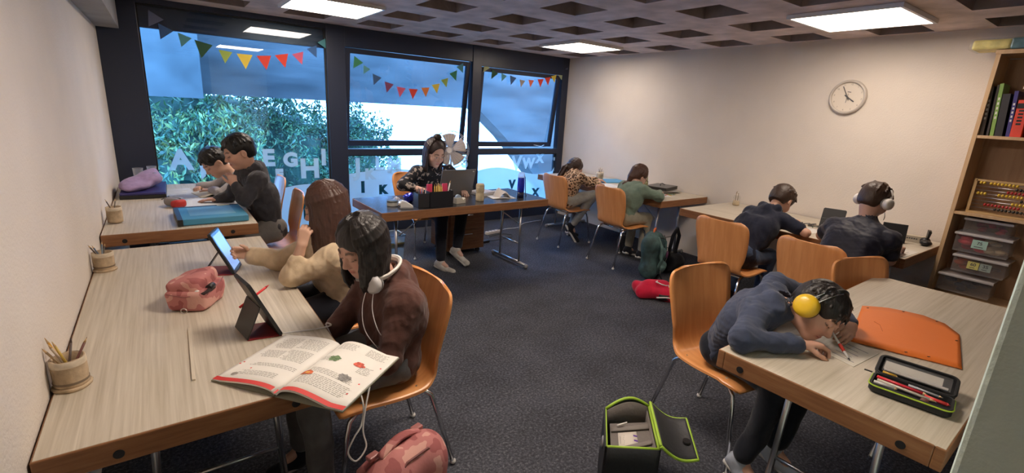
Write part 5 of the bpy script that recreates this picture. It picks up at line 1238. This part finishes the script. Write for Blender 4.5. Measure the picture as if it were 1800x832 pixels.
MB().span((-.17,-.13,0),(.17,.13,.006)).span((-.17,-.13,.036),(.17,.13,.042)).span((.164,-.13,.0),(.17,.13,.042)).build('cover', mat('folder_grey', (.13,.125,.12), .5), t, bevel=.002); MB().span((-.15,-.125,.006),(.163,.12,.036)).build('pages', mat('dark_pages', (.05,.05,.05), .7), t); MB().tube([(-.04,.0,.042),(.0,.02,.062),(.06,.02,.062),(.10,.0,.042)], .004).build('handle', M_blackpl, t)
for i, (dx, dy, a, c) in enumerate([(-.02,-.03,-14,(.40,.38,.35)),(.0,.0,8,(.20,.19,.19)),(.02,.02,-6,(.62,.60,.56))]):
    o = MB().box((0,0,.004), (.36,.27,.008)).build('notebook', mat('notebook_%d' % i, c, .6), None, loc=(4.86+dx, 3.60+dy, TT+.009*(2-i)), rz=R(a), bevel=.001); tag(o, ['pale brown notebook topmost under the dark grey folder', 'dark notebook in the middle of the pile under the grey folder', 'white notebook lowest in the pile under the grey folder'][i], 'notebook')
for i, (x, y, a, c, nm) in enumerate([(4.62,3.36,20,(.6,.1,.1),'red'),(4.66,3.30,60,(.7,.5,.1),'yellow'),(4.70,3.40,-15,(.1,.3,.15),'green'),(4.58,3.42,100,(.35,.2,.4),'violet'),(4.76,3.34,40,(.2,.15,.1),'brown')]):
    pencil((x, y, TT+.006), (math.cos(R(a)), math.sin(R(a)), 0), .14, c, nm+' coloured pencil lying in front of the dark grey folder', group='coloured pencils by the grey folder')

# ---- right wall table
rg = random.Random(11)
for i in range(12):
    a = rg.uniform(-30, 70); c = [(.02,.02,.02),(.10,.06,.04),(.06,.06,.07),(.03,.05,.04)][i%4]
    pencil((4.56+rg.uniform(-.03,.14), 1.70+rg.uniform(-.02,.20), TT+.005+.002*(i%4)), (math.sin(R(a))*.5, math.cos(R(a))*-.2+.1*i%1, 0) if i%2 else (1, -.3+.05*i, 0), .13, c, 'dark pencil in the scattered heap between the two navy boys', group='dark pencils scattered between the boys')
sheet('worksheet', 'white sheet under the arm of the boy in the navy t-shirt', [(4.28,1.66),(4.52,1.62),(4.56,2.02),(4.32,2.06)], (.68,.66,.62))
sheet('worksheet', 'white sheet at the near end of the right wall table', [(4.20,.99),(4.50,.985),(4.52,1.20),(4.22,1.22)], (.66,.62,.56), lines=4)
tablet('black-cased tablet left of the boy in white headphones', (4.46,1.50,ZT), (4.42,1.66,ZT), (.09,.02,.20), (4.60,1.60,ZT), scr1)
t = thing('tablet', 'black tablet stand right of the boy in white headphones', 'tablet', (4.70, 1.215, TT), R(-70)); MB().box((0,0,.075), (.16,.010,.15), M=rotM(0, R(-15))).build('case', M_blackpl, t, bevel=.002); MB().box((0,.05,.035), (.14,.004,.10), M=rotM(0, R(50))).build('stand_flap', M_blackpl, t)
t = thing('small_box', 'small cream box with black lettering beside the bookcase', 'box', (4.90, 1.13, TT), R(-78)); MB().span((-.09,-.03,0),(.09,.03,.052)).build('body', mat('cream_box', (.55,.48,.38), .6), t, bevel=.002)
k = MB(); rg = random.Random(3)
for i in range(6): k.box((-.055+.015*i, -.0305, .030), (.010,.001,.010))
for i in range(3): k.box((.050+.010*i, -.0305, .028), (.004,.001,.018))
k.build('lettering', M_ink, t)
t = thing('headset', 'black folded headset on the table beside the bookcase', 'headset', (4.82, 1.03, TT), R(20))
MB().ball((0,0,.024), (.045,.040,.023)).ball((.05,.0,.03), (.03,.035,.028)).build('ear_pad', M_blackpl, t); MB().tube([(.04,-.01,.05),(.05,-.02,.10),(.085,-.02,.11),(.10,-.01,.05)], .008).box((.06,-.01,.085), (.07,.012,.06)).build('headband', M_blackpl, t)

# ---- near right table
OT = ZT+.001
pts = [P(1515,540,z=ZT), P(1560,547,z=ZT), P(1622,560,z=ZT), P(1660,573,z=ZT), P(1686,592,z=ZT), P(1690,651,z=ZT), P(1610,630,z=ZT), P(1492,601,z=ZT)]
og = sum(pts, V())/8
t = thing('folder', 'bright orange card folder lying on the near right table', 'folder', (og.x, og.y, OT))
top = [pts[0], pts[1], pts[2], pts[3], pts[4]]; bot = [pts[7], P(1540,613,z=ZT), P(1590,626,z=ZT), P(1640,638,z=ZT), pts[5]]
def ofn(u, v):
    i = min(int(u*4), 3); f = u*4-i; a = top[i].lerp(top[i+1], f); b_ = bot[i].lerp(bot[i+1], f); p = b_.lerp(a, v)-og; p.z = .006+.010*math.sin(PI*u)*v+.003*math.sin(7*u)*v; return p
orng = mat('orange_card', (.80,.19,.025), .6, bump=.1, bscale=20)
MB().grid(ofn, 20, 8, .0035).build('cover', orng, t, fix=True)
k = MB()
for u, v in ((.06,.93),(.36,.97),(.66,.97),(.95,.72),(.70,.06),(.5,.04)):
    p = ofn(u, v); k.box(p+V((0,0,.0018)), (.010,.004,.0015), rz=R(-30))
k.build('elastic_marks', M_blackpl, t)
k = MB(); k.bar(ofn(.22,.50)+V((0,0,.001)), ofn(.26,.36)+V((0,0,.001)), .0012, .0008).bar(ofn(.16,.56)+V((0,0,.001)), ofn(.22,.50)+V((0,0,.001)), .0012, .0008).build('crease', mat('orange_dark', (.5,.10,.02), .7), t)
sheet('worksheet', 'white worksheet under the hands of the boy in ear defenders', [P(1452,622,z=ZT), P(1500,646,z=ZT), P(1546,622,z=ZT), P(1490,597,z=ZT)], (.66,.62,.54), lines=5)
sheet('worksheet', 'white paper under the face of the boy in ear defenders', [P(1375,588,z=ZT), P(1440,592,z=ZT), P(1500,580,z=ZT), P(1460,560,z=ZT)], (.68,.65,.60))
pa, pb = P(1494,634,z=ZT+.004), P(1470,596,z=ZT+.05)
t = thing('pen', 'white pen with a red grip held by the boy in ear defenders', 'pen', pa); d = pb-pa
MB().tube([d*.0, d*.10], [.0008,.003], 8).build('point', M_blackpl, t); MB().tube([d*.10, d*.42], .0042, 8).build('barrel', M_white, t); MB().tube([d*.42, d*.75], [.0058,.0065], 8).build('grip', mat('red_grip', (.70,.05,.03), .5), t); MB().tube([d*.75, d*1.5], .0045, 8).build('shaft', M_white, t)
# open hard pencil case
c1, c2, c3, c4 = P(1508,684,z=ZT), P(1655,734,z=ZT), P(1696,700,z=ZT), P(1555,650,z=ZT)
ex = ((c2-c1)+(c3-c4)).normalized(); ang = math.atan2(ex.y, ex.x); ce = (c1+c2+c3+c4)/4
t = thing('pencil_case', 'open black pencil case with lime zip full of pencils on the near right table', 'pencil case', (ce.x, ce.y, OT), ang)
Lc = ((c2-c1).length+(c3-c4).length)/2*.98; Wc = ((c4-c1).length+(c3-c2).length)/2*.98
fab = mat('case_black', (.012,.013,.016), .7)
def shell(x0, x1, y0, y1, h, M=None, r=.022, off=(0,0,0)):
    def rr(ins, z):
        o = []; 
        for cx_, cy_, a0 in ((x1-r, y1-r, 0), (x0+r, y1-r, 90), (x0+r, y0+r, 180), (x1-r, y0+r, 270)):
            for k in range(6): a = R(a0+18*k); o.append(V((cx_+(r-ins)*math.cos(a), cy_+(r-ins)*math.sin(a), z)))
        return o
    mb = MB(); loops = [rr(.008, 0), rr(0, .008), rr(0, h), rr(.007, h), rr(.007, .006)]; vs = [p for l in loops for p in l]; n = 24
    fs = [tuple(range(n))[::-1], tuple(range(4*n, 5*n))]
    for i in range(4): fs += [(i*n+k, i*n+(k+1)%n, (i+1)*n+(k+1)%n, (i+1)*n+k) for k in range(n)]
    if M is not None: vs = [M @ v for v in vs]
    vs = [v+V(off) for v in vs]; mb._f(vs, fs); return mb, [((M @ p if M is not None else p)+V(off)) for p in rr(-.001, h-.004)]
mb, rim = shell(-Lc/2, Lc/2, -Wc/2, -.002, .032); mb.build('tray', fab, t)
MB().tube(rim+[rim[0]], .0028, 6).build('zip', mat('lime_zip', (.38,.55,.04), .5), t)
Ml = Matrix.Rotation(R(14), 3, 'X')
mb, rim = shell(-Lc/2, Lc/2, 0, Wc*.52, .024, M=Ml, off=(0,.002,.010)); mb.build('lid', fab, t)
MB().tube(rim+[rim[0]], .0024, 6).build('lid_zip', mat('zip_black', (.03,.03,.03), .5), t)
MB().box((0,0,0),(Lc*.86,Wc*.34,.001)).xf(Ml).build('mesh_pocket', M_clear, t, loc=(0,Wc*.26+.004,.044)); MB().box((-.01,0,0),(Lc*.74,Wc*.22,.002)).xf(Ml).build('card', mat('pocket_card', (.55,.52,.46), .7), t, loc=(0,Wc*.27+.004,.041))
MB().box((0,0,0),(.024,.009,.002)).build('zip_pull', fab, t, loc=(-Lc/2-.018,.008,.022))
T0 = Matrix.Translation((ce.x, ce.y, OT)) @ Matrix.Rotation(ang, 4, 'Z')
def incase(x, y, z, dx, dy, L, c, lab, **k): p = T0 @ V((x*Lc, y*Wc, z)); d = T0.to_3x3() @ V((dx, dy, 0)); return pencil(p, d, L, c, lab, **k)
CG = 'pencils in the open black case'
incase(-.44, -.16, .030, 1, -.10, Lc*.66, (.70,.03,.05), 'long red pencil in the open black case', r=.0055, group=CG)
incase(.16, -.28, .030, 1, -.10, Lc*.30, (.72,.05,.05), 'short red pen at the right in the open black case', r=.006, group=CG, tip=(.6,.1,.1))
incase(-.42, -.28, .031, 1, -.11, Lc*.74, (.62,.56,.48), 'white dotted pencil in the open black case', r=.005, group=CG)
incase(-.45, -.38, .030, 1, .02, Lc*.30, (.55,.54,.52), 'white capped pen end in the open black case', r=.006, group=CG)
incase(-.05, -.12, .033, 1, -.10, Lc*.42, (.45,.46,.52), 'clear grey ruler pen in the open black case', r=.004, group=CG)
incase(-.40, .03, .036, 1, -.06, Lc*.20, (.60,.35,.04), 'yellow pencil stub in the open black case', r=.0045, group=CG)
o = MB().box((0,0,0),(Lc*.80,.012,.003)).xf(Ml).build('metal_ruler', mat('ruler_metal', (.72,.70,.68), .3, metal=.5), None, loc=T0 @ V((0,Wc*.14,.038)), rz=ang); tag(o, 'slim silver ruler lying in the lid of the open pencil case', 'ruler')
o = MB().ball((0,0,0),(.018,.012,.008)).build('eraser', mat('brown_eraser', (.16,.06,.05), .6), None, loc=T0 @ V((Lc*.18,-Wc*.40,.026))); tag(o, 'dark reddish eraser in the front corner of the open pencil case', 'eraser')
# ================================================================ headphones
def cup_pair(lab, H, r, cup_c, band_c, name='headphones', cat='headphones', band_r=.010, ring=None, wob_=0, arch=.13, off=0.0, tilt=0.0, back=0.0, cw=.034):
    """over-ear set placed on a head frame"""
    base = V(H.w(0,0,0)); t = thing(name, lab, cat, base)
    A = Matrix((V(H.r), V(H.f), V(H.u))).transposed()
    for s_ in (-1, 1):
        c = V(H.w(s_*(.094+off), -.004, -.012))-base
        M = A @ Matrix(((0,0,s_),(0,1,0),(-s_,0,0)))
        cu = MB().lathe([(.0,-.010),(r*.86,-.010),(r,-.002),(r*1.0,cw*.45),(r*.86,cw*.78),(r*.5,cw*.9),(.0,cw*.92)], c, 26, M, cap=False); cu.build('ear_cup', cup_c, t)
        MB().lathe([(r*.55,-.022),(r*.9,-.021),(r*.98,-.012),(r*.9,-.006)], c, 26, M).build('ear_pad', ring or mat('grey_foam', (.30,.29,.29), .8), t)
    pts = []
    for k in range(17):
        a = PI*k/16; pts.append(V(H.w(math.cos(a)*(.104+off), -.004-back*math.sin(a), -.005+math.sin(a)*arch))-base)
    return t, pts, A
yellow = mat('yellow_shell', (.75,.48,.02), .35, coat=.2)
t, pts, A = cup_pair('bright yellow ear defenders worn by the boy lying on the near right table', Hn, .047, yellow, None, 'ear_defenders', 'ear defenders', ring=M_blackpl, arch=.128, cw=.042)
MB().tube([p+V(Hn.f)*.012 for p in pts], .0026, 8).tube([p-V(Hn.f)*.012 for p in pts], .0026, 8).build('wire_band', M_chrome, t)
MB().tube(pts[5:12], .011, 8).build('band_pad', M_blackpl, t)
wc = mat('headphone_white', (.68,.64,.60), .35)
t, pts, A = cup_pair('white over-ear headphones on the boy beside the bookcase', Hh, .040, wc, None, arch=.122, cw=.034)
m = MB(); m.tube(pts, [.009]*17, 10); m.build('headband', wc, t)
MB().tube([V(Hh.w(.085,.03,-.06))-V(Hh.w(0,0,0)), V(Hh.w(.085,.055,-.085))-V(Hh.w(0,0,0)), V(Hh.w(.06,.095,-.095))-V(Hh.w(0,0,0))], .003).build('microphone', M_white, t)
g = MB(); L0 = V(Hh.w(0,0,0))
# round the neck of the girl in brown
nk = V((.66, 1.85, .925))
t = thing('headphones', 'white headphones resting round the neck of the girl in brown', 'headphones', nk)
pts = []
for k in range(21):
    a = PI*(-.10+1.20*k/20); pts.append(V((.02+.085*math.sin(a), -.088*math.cos(a), -.01+.035*math.sin(a))))
MB().tube([p*1.06+V((0,0,.010)) for p in pts], .0065, 8).tube(pts, .0065, 8).tube([p*1.03+V((0,0,.005)) for p in pts], .0075, 8).build('headband', wc, t)
for s_ in (-1, 1):
    c = V((-.030, s_*.078, -.035)); M = Euler((0, 0, R(s_*-30))).to_matrix() @ Matrix(((0,0,-1),(0,1,0),(1,0,0)))
    MB().lathe([(.0,-.012),(.034,-.012),(.040,-.002),(.038,.014),(.024,.022),(.0,.023)], c, 24, M, cap=False).build('ear_cup', mat('cup_grey_white', (.52,.50,.50), .4), t)
    MB().lathe([(.020,-.020),(.036,-.020),(.038,-.012)], c, 24, M).build('ear_pad', mat('grey_foam', (.30,.29,.29), .8), t)
w0 = V((.63, 1.765, .88))
o = MB().stube([w0, w0+V((-.02,-.03,-.08)), w0+V((-.01,-.06,-.16)), w0+V((.03,-.07,-.24)), w0+V((.02,-.08,-.31))], .0018, 6).stube([w0+V((-.02,.02,0)), w0+V((-.05,.0,-.08)), w0+V((-.05,-.03,-.17)), w0+V((.0,-.06,-.26)), w0+V((.02,-.08,-.31))], .0018, 6).build('headphone_cable', M_white); tag(o, 'thin white cable hanging from the headphones down the brown hoodie', 'cable')

# ================================================================ bags on the floor
def straps(pts, w, m, name, t, th=.008):
    k = MB(); pts = [V(p) for p in pts]
    k.tube(pts, w, 8); return k.build(name, m, t)
# pink backpack
base = V((.615, 1.415, 0)); t = thing('backpack', 'pink camouflage backpack on the floor beside the near girl\'s chair', 'backpack', base, R(18))
S_ = Soft(.05)
S_.cap((-.09,0,.09), (.09,0,.09), .085); S_.cap((-.085,0,.27), (.085,0,.27), .075); S_.cap((-.09,0,.12), (-.085,0,.27), .085); S_.cap((.09,0,.12), (.085,0,.27), .085); S_.cap((-.04,0,.31), (.04,0,.31), .065)
S_.build('body', camo, t, (0,0,0), .008, disp=lambda v: wob(v, .012, 24, 3))
S_ = Soft(.04); S_.cap((-.07,-.09,.10), (.07,-.09,.10), .055); S_.cap((-.07,-.09,.20), (.07,-.09,.20), .05); S_.build('front_pocket', camo, t, (0,0,0), .008, disp=lambda v: wob(v, .008, 30, 5))
zp = mat('pink_zip', (.20,.07,.07), .5)
MB().tube([(-.15,-.05,.18), (-.12,-.065,.30), (-.05,-.06,.368), (.05,-.06,.368), (.12,-.065,.30), (.15,-.05,.18)], .0045).build('zip', zp, t)
MB().tube([(-.115,-.135,.15), (-.09,-.145,.235), (0,-.145,.258), (.09,-.145,.235), (.115,-.135,.15)], .004).build('zip', zp, t)
MB().grid(lambda u, v: ((u-.5)*.20, .03+(v-.5)*.035, .372+.035*math.sin(PI*u)), 12, 3, .008).build('top_handle', camo, t)
for s_ in (-1, 1):
    MB().tube([(s_*.09,.07,.34),(s_*.12,.11,.28),(s_*.13,.12,.16),(s_*.12,.08,.05)], .018, 8).build('shoulder_strap', camo, t)
    MB().box((s_*.105,.06,.365), (.045,.03,.018)).build('strap_buckle', mat('buckle_pink', (.36,.14,.13), .4), t, bevel=.005)
MB().box((0,-.150,.19), (.05,.004,.022)).build('badge', mat('badge_cream', (.60,.48,.35), .5), t, bevel=.001)
# green backpack
base = V((3.97, 2.95, 0)); t = thing('backpack', 'dark green backpack standing behind the chair of the girl in green', 'backpack', base, R(28))
gb = mat('green_ripstop', (.035,.075,.075), .7, bump=.3, var=.5, vscale=14); gb2 = mat('teal_panel', (.07,.14,.135), .6, bump=.3, var=.4, vscale=20)
S_ = Soft(.05); S_.cap((-.08,0,.09), (.08,0,.09), .09); S_.cap((-.07,0,.36), (.07,0,.36), .085); S_.cap((-.09,0,.12), (-.075,0,.36), .085); S_.cap((.09,0,.12), (.075,0,.36), .085); S_.cap((-.02,0,.40), (.03,0,.40), .07)
S_.build('body', gb, t, (0,0,0), .009, disp=lambda v: wob(v, .014, 22, 8))
S_ = Soft(.04); S_.cap((-.05,-.095,.12), (.05,-.095,.12), .06); S_.cap((-.045,-.09,.27), (.045,-.09,.27), .05); S_.build('front_pocket', gb2, t, (0,0,0), .009, disp=lambda v: wob(v, .010, 28, 9))
for s_ in (-1, 1): MB().tube([(s_*.08,-.05,.44),(s_*.115,-.105,.36),(s_*.125,-.12,.22),(s_*.12,-.08,.07)], .016, 8).build('side_strap', gb2, t)
MB().tube([(.115,-.132,.30),(.128,-.142,.20),(.12,-.11,.10)], .004).build('reflective_strip', mat('reflective', (.6,.6,.55), .3), t)
MB().tube([(-.05,0,.465),(-.02,.0,.505),(.04,0,.505),(.06,0,.465)], .010).build('top_handle', mat('orange_handle', (.60,.12,.03), .6), t)
MB().ball((-.03,-.155,.27), (.03,.012,.04)).build('patch', mat('plum_patch', (.12,.04,.10), .5), t)
MB().tube([(-.07,-.08,.44),(-.01,-.12,.42),(.06,-.09,.44)], .004).tube([(-.11,-.12,.12),(-.12,-.13,.06),(-.10,-.14,.03)], .006).build('cord', M_blackpl, t)
base = V((4.36, 2.98, 0)); t = thing('backpack', 'black bag with a looped strap between the green backpack and the table leg', 'backpack', base, R(10))
S_ = Soft(.05); S_.cap((-.12,0,.07), (.16,0,.07), .07); S_.cap((-.06,0,.12), (.10,0,.11), .06); S_.build('body', darkcl, t, (0,0,0), .01, disp=lambda v: wob(v, .016, 20, 2)); MB().tube([(-.10,0,.14),(-.08,-.02,.40),(.0,-.02,.47),(.07,-.02,.38),(.06,0,.14)], .020, 8).build('strap', darkcl, t)
base = V((4.45, 3.72, 0)); t = thing('school_bag', 'small black bag in the shadow under the far right table', 'bag', base, R(40)); S_ = Soft(.05); S_.cap((-.10,0,.08), (.12,0,.08), .08); S_.cap((-.06,0,.15), (.06,0,.15), .06); S_.build('body', darkcl, t, (0,0,0), .01, disp=lambda v: wob(v, .014, 22, 12)); MB().tube([(-.05,0,.20),(0,0,.25),(.05,0,.20)], .008).build('handle', darkcl, t)
# red bag
base = V((3.55, 2.53, 0)); t = thing('gym_bag', 'crumpled red bag with white arrows lying on the carpet', 'bag', base, R(-42))
rc = cloth('red_bag', (.52,.012,.045), .1)
S_ = Soft(.05); S_.cap((-.15,.06,.055), (.15,.04,.055), .06); S_.cap((-.13,-.05,.05), (.14,-.07,.045), .055); S_.cap((-.07,0,.10), (.05,.02,.10), .055); S_.build('body', rc, t, (0,0,0), .008, disp=lambda v: wob(v, .016, 24, 6))
wt = mat('white_print', (.7,.66,.64), .6)
MB().tube([(-.02,-.03,.156),(.02,-.055,.146),(.06,-.05,.135),(.09,-.02,.125)], .0055).tube([(-.005,-.012,.160),(-.022,-.03,.157),(.0,-.048,.150)], .0055).tube([(.075,-.015,.132),(.092,-.018,.128),(.098,-.042,.118)], .0055).build('arrow_print', wt, t)
MB().tube([(-.02,-.125,.04),(.05,-.135,.05),(.14,-.12,.045)], .007).build('white_piping', wt, t); MB().grid(lambda u, v: (.0+.13*u, -.118-.012*math.sin(PI*u), .02+.05*v), 8, 3, .003).build('dark_panel', M_blackpl, t)
# open satchel with lime piping
t = thing('school_satchel', 'open black school satchel with lime green piping on the carpet', 'satchel', (1.58, 1.13, 0))
A_, B_, C_, D_ = [V((p.x-1.58, p.y-1.13, 0)) for p in (P(1066,712,z=.32), P(1142,708,z=.32), P(1160,783,z=.32), P(1068,778,z=.32))]
up = V((0,0,1)); Hs = .30
lime = mat('lime_piping', (.36,.56,.05), .5); blk = mat('satchel_black', (.014,.015,.018), .6, bump=.2); lin = mat('satchel_lining', (.17,.15,.14), .9, bump=.2, bscale=60)
def wall(a, b_, h0, h1, inner, name, m, arch=0, th=.008):
    n = (b_-a).cross(up).normalized(); cen = (A_+B_+C_+D_)/4; n = n if (cen-a).dot(n) > 0 else -n
    k = MB(); k.grid(lambda u, v: a.lerp(b_, u)+up*(h0+(h1-h0+arch*math.sin(PI*u))*v)+n*inner, 14, 4, th); return k.build(name, m, t)
wall(A_, B_, 0, Hs, 0, 'back_wall', blk, .05); wall(B_, C_, 0, Hs, 0, 'side_wall', blk); wall(C_, D_, 0, Hs, 0, 'front_wall', blk); wall(D_, A_, 0, Hs, 0, 'side_wall', blk)
wall(A_, B_, .03, Hs-.005, .012, 'lining', lin, .04, .004); wall(B_, C_, .03, Hs-.01, .012, 'lining', lin, 0, .004); wall(C_, D_, .03, Hs-.01, .012, 'lining', lin, 0, .004)
MB().prism([(p.x, p.y) for p in (A_, D_, C_, B_)], .006).build('bottom', blk, t)
lid_in = [A_.lerp(B_,.10).lerp(D_.lerp(C_,.10),.22), B_.lerp(A_,.04).lerp(C_.lerp(D_,.04),.22), C_.lerp(D_,.04).lerp(B_.lerp(A_,.04),.04), D_.lerp(C_,.10).lerp(A_.lerp(B_,.10),.04)]
MB().prism([(p.x, p.y) for p in (lid_in[0], lid_in[3], lid_in[2], lid_in[1])], .006, c=(0,0,Hs-.045)).build('inner_divider', lin, t)
def lp(u, v): return lid_in[3].lerp(lid_in[2], u).lerp(lid_in[0].lerp(lid_in[1], u), v)+up*(Hs-.036)
MB().grid(lambda a, v: lp(.02+.96*a, .66+.16*v+.08*a)+up*.006, 10, 2, .004).build('inner_strap', mat('strap_taupe', (.21,.185,.17), .9), t); MB().grid(lambda a, v: lp(.30+.68*a, .06+.12*v+.22*a)+up*.006, 10, 2, .004).build('inner_strap', mat('strap_taupe', (.21,.185,.17), .9), t)
cd = MB().grid(lambda a, v: lp(.18+.46*a, .12+.50*v+.04*a)+up*.004, 3, 3, .001).build('name_card', mat('name_card', (.58,.53,.47), .7), t)
k = MB()
for q in range(3): k.grid(lambda a, v: lp(.55+.09*a, .20+.15*q+.05*v-.03*a)+up*.0052, 1, 1)
k.build('purple_stripes', mat('purple_print', (.10,.03,.28), .7), cd, fix=False)
k = MB()
for q in range(7): k.grid(lambda a, v: lp(.22+.012*a+.004*(q%2), .26+.035*q+.025*v)+up*.0052, 1, 1)
for q in range(6): k.grid(lambda a, v: lp(.30+.006*a+.01*(q%3), .22+.055*q+.03*v)+up*.0052, 1, 1)
k.build('handwriting', M_ink, cd, fix=False)
MB().tube([lp(.16,.80)+up*.014, lp(.30,.83)+up*.018, lp(.42,.90)+up*.014], .004).build('white_tab', wt, t)
rim_pts = [A_.lerp(B_, u)+up*(Hs+.05*math.sin(PI*u)) for u in [k/10 for k in range(11)]]
MB().tube(rim_pts, .0065).tube([A_+up*Hs, D_+up*Hs], .003).tube([D_+up*Hs, C_+up*(Hs-.0)], .0055).tube([B_+up*Hs, C_+up*Hs], .0075).build('lime_rim', lime, t)
o_ = V((1.58,1.13,0)); F1, F2, F3, F4 = P(1143,708,z=.33)-o_, P(1206,737,z=.30)-o_, P(1227,809,z=.25)-o_, P(1162,785,z=.33)-o_
def ff(u, v): 
    p = F1.lerp(F2, u).lerp(F4.lerp(F3, u), v); return p+up*(-.05*math.sin(PI*u)*.6)
MB().grid(ff, 14, 10, .006).build('flap', mat('satchel_flap', (.035,.036,.04), .5, bump=.2), t)
edge = [ff(0, k/10) for k in range(10, -1, -1)]+[ff(k/10, 0) for k in range(1, 11)]+[ff(1, k/10) for k in range(1, 11)]+[ff(1-k/10, 1) for k in range(1, 11)]
MB().tube(edge, .0065).build('flap_piping', lime, t)
lc = D_.lerp(A_, .45)+up*(Hs-.07); nn = (A_-D_).cross(up).normalized(); nn = nn if nn.dot(lc) > 0 else -nn
Mz = nn.to_track_quat('Z', 'Y').to_matrix()
MB().lathe([(.028,0),(.026,.008),(.014,.014),(.014,.006)], lc+nn*.004, 20, Mz).build('lock', M_greypl, t); MB().lathe([(.016,0),(.016,.014)], ff(.82,.62)+up*.004, 16).build('lock', M_blackpl, t)
